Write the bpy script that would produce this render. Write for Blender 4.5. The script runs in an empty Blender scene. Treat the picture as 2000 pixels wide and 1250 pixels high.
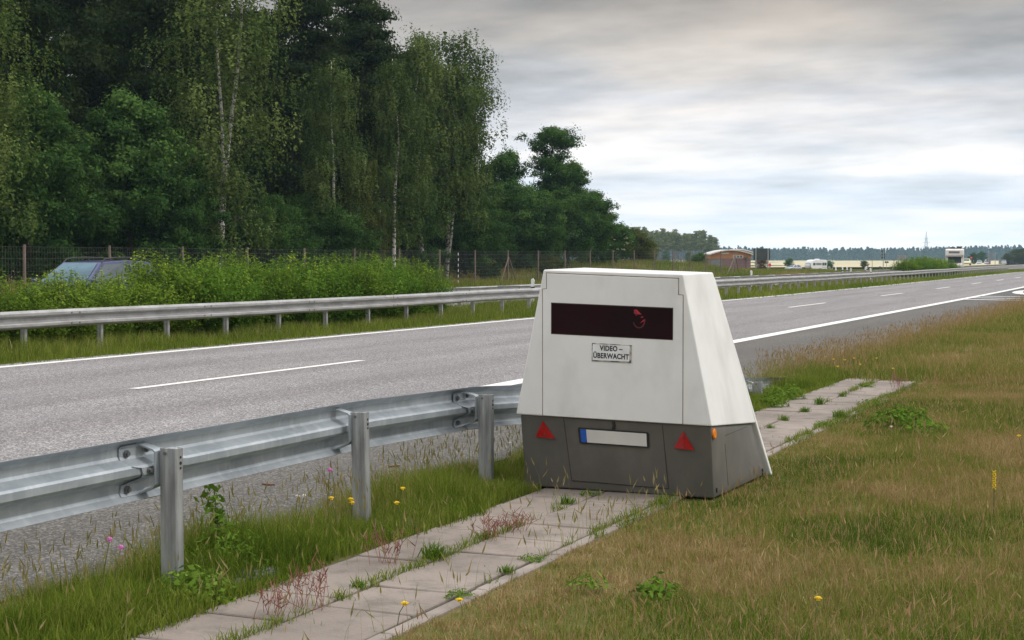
import bpy, bmesh, math, random
import numpy as np
from mathutils import Vector, Matrix

HAZE = 0.00015        # density of the air, per metre
RND = random.Random(11)
NR = np.random.default_rng(11)
sc = bpy.context.scene
COL = sc.collection
PI = math.pi

# ------------------------------------------------------------------ camera
F_PX, HOR, VPX, EYE = 3000.0, 506.0, 2300.0, 1.66     # focal length / horizon / road vanishing point of the 2000 px wide photo
TH = math.atan((VPX - 1000) / F_PX)
PITCH = math.atan((625 - HOR) / F_PX)
cam = bpy.data.cameras.new('camera')
cam.sensor_width = 36.0
cam.lens = 36.0 * F_PX / 2000.0
cam.clip_start = 0.1
cam.clip_end = 14000
cam_o = bpy.data.objects.new('camera', cam)
COL.objects.link(cam_o)
cam_o.location = (0, 0, EYE)
cam_o.rotation_euler = (PI / 2 - PITCH, 0, TH)
sc.camera = cam_o

# ------------------------------------------------------------------ world: overcast sky
SUN_EL, SUN_AZ = math.radians(48), math.radians(18)    # azimuth measured from +X towards +Y
world = bpy.data.worlds.new('World')
sc.world = world
world.use_nodes = True
wn, wl = world.node_tree.nodes, world.node_tree.links
wn.clear()
w_out = wn.new('ShaderNodeOutputWorld')
w_bg = wn.new('ShaderNodeBackground')
w_bg.inputs['Strength'].default_value = 0.1
sky = wn.new('ShaderNodeTexSky')
sky.sky_type = 'NISHITA'
sky.sun_disc = False
sky.sun_elevation = SUN_EL
sky.sun_rotation = PI / 2 - SUN_AZ
sky.dust_density = 3.0


def wmath(op, a, b=None, clamp=False):
    n = wn.new('ShaderNodeMath')
    n.operation = op
    n.use_clamp = clamp
    for i, v in enumerate((a, b)):
        if v is None:
            continue
        if isinstance(v, (int, float)):
            n.inputs[i].default_value = v
        else:
            wl.new(v, n.inputs[i])
    return n.outputs[0]


tc = wn.new('ShaderNodeTexCoord')
sep = wn.new('ShaderNodeSeparateXYZ')
wl.new(tc.outputs['Generated'], sep.inputs[0])
elev = wmath('MAXIMUM', sep.outputs[2], 0.0)
den = wmath('ADD', elev, 0.11)                         # flat cloud deck seen in perspective
cx = wmath('DIVIDE', sep.outputs[0], den)
cy = wmath('DIVIDE', sep.outputs[1], den)
comb = wn.new('ShaderNodeCombineXYZ')
wl.new(cx, comb.inputs[0]); wl.new(cy, comb.inputs[1])


def wnoise(scale, detail, rough, off):
    mp = wn.new('ShaderNodeMapping')
    mp.inputs['Location'].default_value = off
    mp.inputs['Rotation'].default_value = (0, 0, TH)
    mp.inputs['Scale'].default_value = (0.85, 1.0, 1.0)
    wl.new(comb.outputs[0], mp.inputs[0])
    n = wn.new('ShaderNodeTexNoise')
    n.inputs['Scale'].default_value = scale
    n.inputs['Detail'].default_value = detail
    n.inputs['Roughness'].default_value = rough
    wl.new(mp.outputs[0], n.inputs[0])
    return n.outputs[0]


n_big = wnoise(1.15, 5, 0.50, (3.1, 1.7, 0))
n_fine = wnoise(3.2, 5, 0.55, (9.0, 4.0, 0))
ramp = wn.new('ShaderNodeValToRGB')                     # brightness of the deck by elevation (sine of it)
ramp.color_ramp.elements[0].position = 0.0
ramp.color_ramp.elements[0].color = (1.32, 1.35, 1.40, 1)
for pos, c in ((0.03, (1.12, 1.15, 1.20)), (0.06, (1.00, 1.02, 1.06)), (0.095, (0.86, 0.85, 0.87)), (0.130, (0.63, 0.60, 0.575)), (0.165, (0.44, 0.40, 0.365)),
               (0.22, (0.50, 0.485, 0.48)), (0.40, (1.0, 1.0, 1.0))):
    e = ramp.color_ramp.elements.new(pos)
    e.color = (*c, 1)
ramp.color_ramp.elements[-1].position = 0.80
ramp.color_ramp.elements[-1].color = (1.75, 1.75, 1.77, 1)
wl.new(elev, ramp.inputs[0])
a1 = wmath('SUBTRACT', n_big, 0.5)
a2 = wmath('SUBTRACT', n_fine, 0.5)
amp = wmath('ADD', wmath('MULTIPLY', a1, 1.7), wmath('MULTIPLY', a2, 0.85))
fade = wmath('ADD', 0.20, wmath('MULTIPLY', elev, 7.0))
fade = wmath('MINIMUM', fade, 1.0)
fac = wmath('ADD', 1.0, wmath('MULTIPLY', amp, fade))
fac = wmath('MAXIMUM', fac, 0.35)
cm = wn.new('ShaderNodeVectorMath'); cm.operation = 'SCALE'
tint = wn.new('ShaderNodeMix'); tint.data_type = 'RGBA'; tint.blend_type = 'MULTIPLY'
tint.inputs['Factor'].default_value = 1.0
tr = wn.new('ShaderNodeValToRGB')                       # thin cloud is bluer, thick lit cloud warmer
tr.color_ramp.elements[0].position = 0.40; tr.color_ramp.elements[0].color = (0.955, 0.99, 1.04, 1)
tr.color_ramp.elements[1].position = 0.60; tr.color_ramp.elements[1].color = (1.05, 1.0, 0.945, 1)
wl.new(n_big, tr.inputs[0])
wl.new(ramp.outputs[0], tint.inputs['A']); wl.new(tr.outputs[0], tint.inputs['B'])
wl.new(tint.outputs['Result'], cm.inputs[0])
wl.new(wmath('MULTIPLY', fac, 10.0), cm.inputs['Scale'])
mixw = wn.new('ShaderNodeMix'); mixw.data_type = 'RGBA'
mixw.inputs['Factor'].default_value = 0.93
wl.new(sky.outputs[0], mixw.inputs['A'])
wl.new(cm.outputs[0], mixw.inputs['B'])
wl.new(mixw.outputs['Result'], w_bg.inputs['Color'])
wl.new(w_bg.outputs[0], w_out.inputs['Surface'])

# ------------------------------------------------------------------ sun behind cloud
sl = bpy.data.lights.new('sun', 'SUN')
sl.energy = 1.8
sl.angle = math.radians(14)
sl.color = (1.0, 0.965, 0.915)
so = bpy.data.objects.new('sun', sl)
COL.objects.link(so)
sdir = Vector((math.cos(SUN_EL) * math.cos(SUN_AZ), math.cos(SUN_EL) * math.sin(SUN_AZ), math.sin(SUN_EL)))
so.rotation_euler = sdir.to_track_quat('Z', 'Y').to_euler()
so.location = sdir * 50

# ------------------------------------------------------------------ render settings
vs = sc.view_settings
vs.view_transform = 'Standard'
vs.look = 'None'
vs.exposure = 0.0
vs.gamma = 1.0
sc.render.engine = 'CYCLES'
cy_ = sc.cycles
cy_.max_bounces = 6
cy_.diffuse_bounces = 3
cy_.glossy_bounces = 2
cy_.transmission_bounces = 4
cy_.transparent_max_bounces = 8
cy_.volume_bounces = 1
cy_.use_denoising = True
cy_.denoising_prefilter = 'ACCURATE'
cy_.sample_clamp_indirect = 4.0


# ------------------------------------------------------------------ helpers
def tag(o, label=None, cat=None, group=None, kind=None):
    if label: o['label'] = label
    if cat: o['category'] = cat
    if group: o['group'] = group
    if kind: o['kind'] = kind
    return o


def thing(name, label, cat, loc=(0, 0, 0), rz=0.0, group=None):
    o = bpy.data.objects.new(name, None)
    o.empty_display_size = 0.2
    COL.objects.link(o)
    o.location = loc
    o.rotation_euler = (0, 0, rz)
    return tag(o, label, cat, group)


def link(name, me, m=None, parent=None, smooth=False):
    o = bpy.data.objects.new(name, me)
    COL.objects.link(o)
    if m is not None:
        me.materials.clear()
        me.materials.append(m)
    if smooth:
        me.polygons.foreach_set('use_smooth', [True] * len(me.polygons))
    if parent is not None:
        o.parent = parent
    return o


def obj(name, bm, m=None, parent=None, smooth=False, bevel=0, segs=2):
    me = bpy.data.meshes.new(name)
    bmesh.ops.recalc_face_normals(bm, faces=bm.faces)
    bm.to_mesh(me)
    bm.free()
    o = link(name, me, m, parent, smooth)
    if bevel:
        b = o.modifiers.new('bevel', 'BEVEL')
        b.width = bevel
        b.segments = segs
        b.limit_method = 'ANGLE'
        b.angle_limit = math.radians(25)
        b.harden_normals = False
    return o


def dup(root, loc=None, rz=None, scale=None, label=None, parent=None):
    c = root.copy()
    COL.objects.link(c)
    if parent is not None:
        c.parent = parent
    if loc is not None: c.location = loc
    if rz is not None: c.rotation_euler = (0, 0, rz)
    if scale is not None: c.scale = scale if hasattr(scale, '__len__') else (scale,) * 3
    if label: c['label'] = label
    for ch in list(root.children):
        dup(ch, parent=c)
    return c


def np_mesh(name, verts, faces, attr=None):
    """faces: list of (n, k) index arrays; attr: per-face float"""
    me = bpy.data.meshes.new(name)
    verts = np.asarray(verts, np.float32)
    me.vertices.add(len(verts))
    me.vertices.foreach_set('co', verts.ravel())
    loops = np.concatenate([f.ravel() for f in faces]).astype(np.int32)
    tot = np.concatenate([np.full(len(f), f.shape[1], np.int32) for f in faces])
    start = np.concatenate([[0], np.cumsum(tot)[:-1]]).astype(np.int32)
    me.loops.add(len(loops))
    me.loops.foreach_set('vertex_index', loops)
    me.polygons.add(len(tot))
    me.polygons.foreach_set('loop_start', start)
    me.polygons.foreach_set('loop_total', tot)
    me.update(calc_edges=True)
    if attr is not None:
        a = me.attributes.new('v', 'FLOAT', 'FACE')
        a.data.foreach_set('value', np.asarray(attr, np.float32))
    return me


def box(bm, c, s, rz=0.0, ry=0.0, rx=0.0):
    m = Matrix.Translation(c) @ Matrix.Rotation(rz, 4, 'Z') @ Matrix.Rotation(ry, 4, 'Y') @ Matrix.Rotation(rx, 4, 'X') @ Matrix.Diagonal((s[0], s[1], s[2], 1))
    return bmesh.ops.create_cube(bm, size=1.0, matrix=m)['verts']


def bar(bm, p, q, r0, r1=None, n=6, cap=True):
    p, q = Vector(p), Vector(q)
    r1 = r0 if r1 is None else r1
    d = q - p
    if d.length < 1e-6: return
    z = d.normalized()
    x = z.orthogonal().normalized()
    y = z.cross(x)
    A, B = [], []
    for i in range(n):
        t = 2 * PI * i / n
        v = x * math.cos(t) + y * math.sin(t)
        A.append(bm.verts.new(p + v * r0)); B.append(bm.verts.new(q + v * r1))
    for i in range(n):
        j = (i + 1) % n
        bm.faces.new((A[i], A[j], B[j], B[i]))
    if cap:
        bm.faces.new(A[::-1]); bm.faces.new(B)


def prism(bm, pts, vec):
    """extrude a 3-D polygon along vec"""
    vec = Vector(vec)
    A = [bm.verts.new(Vector(p)) for p in pts]
    B = [bm.verts.new(Vector(p) + vec) for p in pts]
    n = len(A)
    bm.faces.new(A[::-1]); bm.faces.new(B)
    for i in range(n):
        j = (i + 1) % n
        bm.faces.new((A[i], A[j], B[j], B[i]))


def hull(bm, pts):
    vs_ = [bm.verts.new(Vector(p)) for p in pts]
    r = bmesh.ops.convex_hull(bm, input=vs_)
    junk = [e for e in r.get('geom_interior', []) if isinstance(e, bmesh.types.BMVert)]
    if junk:
        bmesh.ops.delete(bm, geom=junk, context='VERTS')


def at(px, s, y=None):
    """world point seen at photo column px where one metre measures s photo pixels; y gives the height"""
    zc, xc = F_PX / s, (px - 1000) / s
    X = xc * math.cos(TH) - zc * math.sin(TH)
    Y = xc * math.sin(TH) + zc * math.cos(TH)
    return X, Y, (EYE - (y - HOR) / s if y is not None else 0.0)


def lat(px, X):
    """photo pixels per metre and Y for a thing seen at column px standing at lateral X"""
    s = (VPX - px) * math.cos(TH) / abs(X)
    return s, at(px, s)[1]


def smooth(a, b, x):
    t = np.clip((np.asarray(x, float) - a) / (b - a), 0, 1)
    return t * t * (3 - 2 * t)


def bend(Y):
    t = (np.asarray(Y, float) - 85.0) / 10.0
    return -0.0165 * 10 * np.where(t > 20, t, np.log1p(np.exp(np.minimum(t, 20))))


def ground_z(X, Y):
    X = np.asarray(X, float); Y = np.asarray(Y, float)
    z = -0.02 + 1.3 * np.exp(-((Y - 132) / 30.0) ** 2) * smooth(-36.5, -46, X) * (1 - smooth(-56, -76, X))
    z = z - 1.0 * smooth(-44, -66, X) * smooth(185, 260, Y) * (1 - smooth(520, 900, Y))
    return z


def vnoise(x, y, seed=0):
    """cheap smooth pseudo-noise 0..1"""
    r = np.random.default_rng(seed)
    v = np.zeros_like(np.asarray(x, float))
    for k in range(9):
        f = 0.6 * 1.55 ** k
        a, p = r.uniform(0, 2 * PI), r.uniform(0, 2 * PI)
        v += np.sin(f * (x * math.cos(a) + y * math.sin(a)) + p + 1.3 * np.sin(0.7 * f * (x * math.sin(a) - y * math.cos(a)) + 2 * p)) / (1.18 ** k)
    return np.clip(0.5 + v * 0.16, 0, 1)


# ------------------------------------------------------------------ materials
def newmat(name):
    m = bpy.data.materials.new(name)
    m.use_nodes = True
    n, l = m.node_tree.nodes, m.node_tree.links
    n.clear()
    out = n.new('ShaderNodeOutputMaterial')
    return m, n, l, out


def coords(n, l, kind='Object', scale=(1, 1, 1)):
    mp = n.new('ShaderNodeMapping')
    mp.inputs['Scale'].default_value = scale
    if kind == 'World':
        g = n.new('ShaderNodeNewGeometry')
        l.new(g.outputs['Position'], mp.inputs[0])
    else:
        t = n.new('ShaderNodeTexCoord')
        l.new(t.outputs[kind], mp.inputs[0])
    return mp.outputs[0]


def nz(n, l, vec, scale, detail=4, rough=0.55):
    t = n.new('ShaderNodeTexNoise')
    t.inputs['Scale'].default_value = scale
    t.inputs['Detail'].default_value = detail
    t.inputs['Roughness'].default_value = rough
    l.new(vec, t.inputs[0])
    return t.outputs[0]


def rmp(n, l, src, stops):
    r = n.new('ShaderNodeValToRGB')
    els = r.color_ramp.elements
    els[0].position = stops[0][0]; els[0].color = (*stops[0][1], 1)
    els[1].position = stops[-1][0]; els[1].color = (*stops[-1][1], 1)
    for p, c in stops[1:-1]:
        e = els.new(p); e.color = (*c, 1)
    l.new(src, r.inputs[0])
    return r.outputs[0]


def mixc(n, l, fac, a, b, mode='MIX'):
    x = n.new('ShaderNodeMix'); x.data_type = 'RGBA'; x.blend_type = mode
    for k, v in (('Factor', fac), ('A', a), ('B', b)):
        if isinstance(v, (int, float)): x.inputs[k].default_value = v
        elif isinstance(v, tuple): x.inputs[k].default_value = (*v, 1)
        else: l.new(v, x.inputs[k])
    return x.outputs['Result']


def surf(name, c1, c2=None, scale=6.0, rough=0.6, metal=0.0, lo=0.35, hi=0.65, kind='Object', stretch=(1, 1, 1), bump=0.0, bscale=None, spec=0.5, detail=5, dirt=None, coat=0.0):
    m, n, l, out = newmat(name)
    b = n.new('ShaderNodeBsdfPrincipled')
    b.inputs['Roughness'].default_value = rough
    b.inputs['Metallic'].default_value = metal
    b.inputs['Specular IOR Level'].default_value = spec
    b.inputs['Coat Weight'].default_value = coat
    vec = coords(n, l, kind, stretch)
    t = nz(n, l, vec, scale, detail)
    col = rmp(n, l, t, [(lo, c1), (hi, c2 or tuple(v * 0.85 for v in c1))])
    if dirt:
        dc, dscale, dst, damt = dirt
        v2 = coords(n, l, kind, dst)
        t2 = nz(n, l, v2, dscale, 6, 0.6)
        f = rmp(n, l, t2, [(0.50, (0, 0, 0)), (0.78, (damt, damt, damt))])
        col = mixc(n, l, f, col, dc)
    l.new(col, b.inputs['Base Color'])
    if bump:
        bp = n.new('ShaderNodeBump')
        bp.inputs['Strength'].default_value = bump
        bp.inputs['Distance'].default_value = 0.01
        l.new(nz(n, l, vec, bscale or scale * 4, 4), bp.inputs['Height'])
        l.new(bp.outputs[0], b.inputs['Normal'])
    l.new(b.outputs[0], out.inputs[0])
    return m


def leafmat(name, stops, trans=0.35, vary=0.25, gloss=0.0):
    """foliage: per-leaf value 'v' picks the colour; each copy shifts a little"""
    m, n, l, out = newmat(name)
    at_ = n.new('ShaderNodeAttribute'); at_.attribute_name = 'v'
    oi = n.new('ShaderNodeObjectInfo')
    mm = n.new('ShaderNodeMath'); mm.operation = 'MULTIPLY_ADD'
    l.new(oi.outputs['Random'], mm.inputs[0]); mm.inputs[1].default_value = vary; mm.inputs[2].default_value = -vary / 2
    ad = n.new('ShaderNodeMath'); ad.operation = 'ADD'; ad.use_clamp = True
    l.new(at_.outputs['Fac'], ad.inputs[0]); l.new(mm.outputs[0], ad.inputs[1])
    col = rmp(n, l, ad.outputs[0], stops)
    d = n.new('ShaderNodeBsdfDiffuse'); l.new(col, d.inputs[0])
    t = n.new('ShaderNodeBsdfTranslucent')
    tcx = mixc(n, l, 0.5, col, (0.10, 0.16, 0.02), 'MIX')
    l.new(tcx, t.inputs[0])
    mx = n.new('ShaderNodeMixShader'); mx.inputs[0].default_value = trans
    l.new(d.outputs[0], mx.inputs[1]); l.new(t.outputs[0], mx.inputs[2])
    last = mx.outputs[0]
    if gloss:
        g = n.new('ShaderNodeBsdfGlossy'); g.inputs['Roughness'].default_value = 0.45
        m2 = n.new('ShaderNodeMixShader'); m2.inputs[0].default_value = gloss
        l.new(last, m2.inputs[1]); l.new(g.outputs[0], m2.inputs[2]); last = m2.outputs[0]
    l.new(last, out.inputs[0])
    return m


def asphalt(name, dark, mid, light, tint, grain=70.0, rough=0.85, tracks=True):
    m, n, l, out = newmat(name)
    b = n.new('ShaderNodeBsdfPrincipled')
    b.inputs['Roughness'].default_value = rough
    b.inputs['Specular IOR Level'].default_value = 0.35
    vec = coords(n, l, 'World')
    vo = n.new('ShaderNodeTexVoronoi'); vo.inputs['Scale'].default_value = grain
    l.new(vec, vo.inputs['Vector'])
    sp = n.new('ShaderNodeSeparateColor'); l.new(vo.outputs['Color'], sp.inputs[0])
    col = rmp(n, l, sp.outputs[0], [(0.0, dark), (0.30, tuple(0.6 * a + 0.4 * c for a, c in zip(dark, mid))), (0.55, mid), (0.85, tuple(0.5 * a + 0.5 * c for a, c in zip(light, mid))), (1.0, light)])
    big = nz(n, l, coords(n, l, 'World', (1.0, 0.12, 1)), 1.1, 6, 0.6)
    f = rmp(n, l, big, [(0.30, (0.80, 0.80, 0.80)), (0.70, (1.12, 1.12, 1.12))])
    col = mixc(n, l, 1.0, col, f, 'MULTIPLY')
    if tracks:                                          # polished wheel tracks along the lanes
        sx_ = n.new('ShaderNodeSeparateXYZ'); l.new(vec, sx_.inputs[0])
        wv = n.new('ShaderNodeMath'); wv.operation = 'MULTIPLY_ADD'; l.new(sx_.outputs[0], wv.inputs[0]); wv.inputs[1].default_value = 2 * PI / 2.05; wv.inputs[2].default_value = 1.1
        sn = n.new('ShaderNodeMath'); sn.operation = 'SINE'; l.new(wv.outputs[0], sn.inputs[0])
        col = mixc(n, l, 1.0, col, rmp(n, l, sn.outputs[0], [(0.0, (1.0, 1.0, 1.0)), (1.0, (0.90, 0.89, 0.88))]), 'MULTIPLY')
    patch = nz(n, l, vec, 0.5, 6, 0.65)
    col = mixc(n, l, rmp(n, l, patch, [(0.45, (0, 0, 0)), (0.75, (0.45, 0.45, 0.45))]), col, tint)
    l.new(col, b.inputs['Base Color'])
    bp = n.new('ShaderNodeBump'); bp.inputs['Strength'].default_value = 0.25; bp.inputs['Distance'].default_value = 0.004
    l.new(sp.outputs[1], bp.inputs['Height']); l.new(bp.outputs[0], b.inputs['Normal'])
    l.new(b.outputs[0], out.inputs[0])
    return m


def groundmat(name, stops, s1=0.8, s2=14.0):
    m, n, l, out = newmat(name)
    b = n.new('ShaderNodeBsdfPrincipled'); b.inputs['Roughness'].default_value = 0.95
    b.inputs['Specular IOR Level'].default_value = 0.1
    vec = coords(n, l, 'World')
    a = nz(n, l, vec, s1, 8, 0.65)
    c = nz(n, l, vec, s2, 6, 0.7)
    mm = n.new('ShaderNodeMath'); mm.operation = 'MULTIPLY_ADD'
    l.new(c, mm.inputs[0]); mm.inputs[1].default_value = 0.5
    l.new(a, mm.inputs[2])
    sb = n.new('ShaderNodeMath'); sb.operation = 'SUBTRACT'; l.new(mm.outputs[0], sb.inputs[0]); sb.inputs[1].default_value = 0.25
    l.new(rmp(n, l, sb.outputs[0], stops), b.inputs['Base Color'])
    bp = n.new('ShaderNodeBump'); bp.inputs['Strength'].default_value = 0.6; bp.inputs['Distance'].default_value = 0.03
    l.new(c, bp.inputs['Height']); l.new(bp.outputs[0], b.inputs['Normal'])
    l.new(b.outputs[0], out.inputs[0])
    return m


MAT = {}
MAT['ground'] = groundmat('earth_and_turf', [(0.25, (0.060, 0.070, 0.020)), (0.45, (0.105, 0.110, 0.032)), (0.60, (0.165, 0.130, 0.058)), (0.78, (0.24, 0.165, 0.09))])
MAT['wheat'] = groundmat('ripe_wheat', [(0.3, (0.42, 0.37, 0.235)), (0.7, (0.55, 0.49, 0.33))], 0.02, 0.3)
MAT['asphalt'] = asphalt('asphalt_lane', (0.086, 0.081, 0.084), (0.200, 0.189, 0.194), (0.52, 0.49, 0.475), (0.178, 0.164, 0.167), 68)
MAT['shoulder'] = asphalt('asphalt_shoulder', (0.045, 0.043, 0.040), (0.100, 0.094, 0.086), (0.24, 0.225, 0.20), (0.088, 0.081, 0.073), 75)
MAT['asphalt_dark'] = asphalt('asphalt_dark', (0.04, 0.04, 0.04), (0.085, 0.083, 0.083), (0.2, 0.19, 0.19), (0.07, 0.07, 0.07))
MAT['paint'] = surf('road_paint', (0.78, 0.77, 0.74), (0.66, 0.65, 0.62), 9, 0.7, kind='World', bump=0.2, dirt=((0.40, 0.38, 0.36), 6, (1, 0.3, 1), 0.5))
MAT['slab'] = surf('concrete_slab', (0.30, 0.255, 0.225), (0.20, 0.17, 0.148), 2.2, 0.9, kind='World', bump=0.35, bscale=60, dirt=((0.10, 0.085, 0.07), 3.5, (1, 1, 1), 0.75))
MAT['slab_old'] = surf('old_concrete_slab', (0.280, 0.235, 0.202), (0.168, 0.141, 0.120), 1.1, 0.9, kind='World', lo=.3, hi=.7, bump=0.5, bscale=45, dirt=((0.085, 0.075, 0.06), 5, (1, 1, 1), 0.8))
MAT['joint'] = surf('joint_dirt', (0.05, 0.043, 0.032), (0.08, 0.07, 0.045), 12, 0.95, kind='World')
MAT['steel'] = surf('galvanised_steel', (0.43, 0.47, 0.50), (0.285, 0.32, 0.35), 5.0, 0.45, 0.5, kind='Object', stretch=(1, 0.6, 1), bump=0.06, bscale=30, dirt=((0.56, 0.59, 0.61), 7, (2, 2.2, 0.7), 0.6))
MAT['steel_post'] = surf('galvanised_post', (0.42, 0.43, 0.43), (0.24, 0.245, 0.25), 7.0, 0.5, 0.5, stretch=(3, 3, 0.35), bump=0.06, dirt=((0.17, 0.165, 0.16), 8, (2, 2, 0.5), 0.6))
MAT['steel_far'] = surf('weathered_steel', (0.42, 0.42, 0.42), (0.29, 0.285, 0.28), 3.0, 0.5, 0.4, stretch=(1, 0.6, 3), dirt=((0.22, 0.18, 0.15), 5, (1, 2, 0.6), 0.5))
MAT['bolt'] = surf('bolt_steel', (0.22, 0.22, 0.23), (0.14, 0.14, 0.14), 40, 0.45, 0.7)
MAT['hole'] = surf('dark_recess', (0.015, 0.015, 0.015), (0.02, 0.02, 0.02), 10, 0.9)
MAT['white_body'] = surf('trailer_white', (0.74, 0.735, 0.72), (0.665, 0.66, 0.64), 3.0, 0.5, lo=0.3, hi=0.7, bump=0.04, bscale=180, dirt=((0.42, 0.40, 0.36), 2.6, (1, 1, 0.55), 0.45))
MAT['grey_body'] = surf('trailer_grey', (0.118, 0.110, 0.098), (0.098, 0.092, 0.083), 5, 0.5, bump=0.05, bscale=200, dirt=((0.19, 0.175, 0.15), 4, (1, 1, 0.4), 0.4))
MAT['seam'] = surf('panel_gap', (0.06, 0.05, 0.04), (0.03, 0.025, 0.02), 20, 0.9)
MAT['rust_seam'] = surf('rusty_gap', (0.22, 0.15, 0.09), (0.10, 0.07, 0.05), 20, 0.9)
MAT['black'] = surf('black_plastic', (0.015, 0.015, 0.016), (0.025, 0.025, 0.025), 30, 0.45)
MAT['blue_band'] = surf('blue_band', (0.012, 0.10, 0.46), (0.010, 0.085, 0.40), 10, 0.4)
MAT['plate_white'] = surf('plate_white', (0.66, 0.65, 0.62), (0.60, 0.59, 0.565), 6, 0.45)
MAT['sign_white'] = surf('sign_white', (0.74, 0.75, 0.76), (0.62, 0.62, 0.61), 12, 0.4)
MAT['sign_edge'] = surf('sign_worn_edge', (0.42, 0.40, 0.35), (0.09, 0.085, 0.07), 26, 0.6, lo=0.42, hi=0.56)
MAT['ink'] = surf('black_ink', (0.012, 0.012, 0.012), (0.018, 0.018, 0.018), 10, 0.5)
MAT['red_refl'] = surf('red_reflector', (0.44, 0.010, 0.014), (0.30, 0.006, 0.010), 60, 0.25, coat=0.4)
MAT['orange_refl'] = surf('orange_reflector', (0.86, 0.24, 0.01), (0.70, 0.17, 0.01), 60, 0.25, coat=0.4)
MAT['red_ring'] = surf('dim_red_ring', (0.13, 0.005, 0.012), (0.03, 0.0035, 0.007), 30, 0.3, lo=0.4, hi=0.62)
MAT['dark_red_glass'] = surf('dark_red_glass', (0.009, 0.0030, 0.0042), (0.018, 0.003, 0.0055), 2.0, 0.10, spec=0.14)
MAT['red_glint'] = surf('red_lens_glint', (0.50, 0.010, 0.030), (0.07, 0.004, 0.009), 42, 0.3, lo=0.46, hi=0.60)
MAT['wood_post'] = surf('fence_wood', (0.20, 0.145, 0.125), (0.13, 0.095, 0.08), 4, 0.9, stretch=(1, 1, 0.2))
MAT['wire'] = surf('fence_wire', (0.16, 0.165, 0.16), (0.10, 0.10, 0.10), 4, 0.6, 0.4)
MAT['bark_birch'] = surf('birch_bark', (0.52, 0.495, 0.45), (0.05, 0.045, 0.04), 1.6, 0.85, lo=0.50, hi=0.60, stretch=(2.0, 2.0, 3.2), detail=3)
MAT['bark'] = surf('dark_bark', (0.07, 0.055, 0.04), (0.035, 0.028, 0.02), 3, 0.95, stretch=(3, 3, 0.6))
MAT['bark_pine'] = surf('pine_bark', (0.20, 0.105, 0.06), (0.10, 0.06, 0.04), 1, 0.95, stretch=(2, 2, 0.5))
MAT['leaf_birch'] = leafmat('birch_leaves', [(0.0, (0.036, 0.062, 0.018)), (0.5, (0.084, 0.125, 0.034)), (1.0, (0.162, 0.206, 0.060))], 0.30)
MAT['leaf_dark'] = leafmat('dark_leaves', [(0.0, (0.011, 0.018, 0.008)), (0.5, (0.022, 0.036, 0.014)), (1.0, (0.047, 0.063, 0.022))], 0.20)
MAT['leaf_green'] = leafmat('mid_green_leaves', [(0.0, (0.020, 0.050, 0.015)), (0.5, (0.043, 0.099, 0.024)), (1.0, (0.102, 0.182, 0.043))], 0.28)
MAT['leaf_olive'] = leafmat('olive_leaves', [(0.0, (0.036, 0.043, 0.014)), (0.5, (0.074, 0.086, 0.024)), (1.0, (0.144, 0.150, 0.042))], 0.30)
MAT['leaf_shrub'] = leafmat('shrub_leaves', [(0.0, (0.037, 0.094, 0.014)), (0.45, (0.108, 0.209, 0.026)), (0.8, (0.209, 0.330, 0.042)), (1.0, (0.363, 0.440, 0.066))], 0.40)
MAT['leaf_shrub_light'] = leafmat('light_shrub_leaves', [(0.0, (0.052, 0.103, 0.014)), (0.45, (0.135, 0.221, 0.026)), (0.8, (0.243, 0.340, 0.043)), (1.0, (0.400, 0.464, 0.070))], 0.40)
MAT['leaf_pine'] = leafmat('pine_needles', [(0.0, (0.075, 0.095, 0.026)), (0.6, (0.165, 0.195, 0.056)), (1.0, (0.29, 0.25, 0.095))], 0.15)
MAT['leaf_far'] = leafmat('far_forest_needles', [(0.0, (0.016, 0.030, 0.022)), (0.6, (0.034, 0.055, 0.038)), (1.0, (0.07, 0.092, 0.055))], 0.10)
MAT['leaf_rust'] = leafmat('rust_leaves', [(0.0, (0.09, 0.045, 0.03)), (1.0, (0.18, 0.09, 0.05))], 0.2)
MAT['blossom_cream'] = surf('cream_blossom', (0.62, 0.58, 0.36), (0.5, 0.48, 0.28), 8, 0.8)
MAT['grass'] = leafmat('verge_grass', [(0.0, (0.048, 0.085, 0.012)), (0.25, (0.118, 0.178, 0.022)), (0.45, (0.200, 0.225, 0.040)), (0.60, (0.270, 0.224, 0.074)), (0.78, (0.340, 0.232, 0.110)), (0.90, (0.42, 0.26, 0.145)), (1.0, (0.52, 0.38, 0.20))], 0.35, 0.0)
MAT['grass_lush'] = leafmat('lush_grass', [(0.0, (0.050, 0.088, 0.012)), (0.35, (0.140, 0.200, 0.024)), (0.60, (0.235, 0.280, 0.045)), (0.80, (0.300, 0.265, 0.090)), (1.0, (0.45, 0.35, 0.19))], 0.38, 0.0)
MAT['weed'] = leafmat('weed_leaves', [(0.0, (0.054, 0.114, 0.014)), (0.6, (0.138, 0.240, 0.031)), (1.0, (0.240, 0.324, 0.060))], 0.35, 0.3)
MAT['sorrel'] = leafmat('red_sorrel', [(0.0, (0.20, 0.07, 0.05)), (1.0, (0.34, 0.14, 0.10))], 0.3, 0.2)
MAT['yellow_petal'] = surf('yellow_petals', (0.80, 0.56, 0.01), (0.72, 0.46, 0.01), 60, 0.7)
MAT['pink_petal'] = surf('pink_petals', (0.62, 0.20, 0.48), (0.52, 0.15, 0.40), 60, 0.7)
MAT['white_petal'] = surf('white_petals', (0.75, 0.74, 0.70), (0.66, 0.65, 0.6), 60, 0.7)
MAT['stalk'] = surf('green_stalk', (0.07, 0.10, 0.025), (0.10, 0.10, 0.035), 30, 0.8)
MAT['white_paint'] = surf('white_paint', (0.78, 0.78, 0.78), (0.70, 0.70, 0.70), 2, 0.4)
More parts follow.
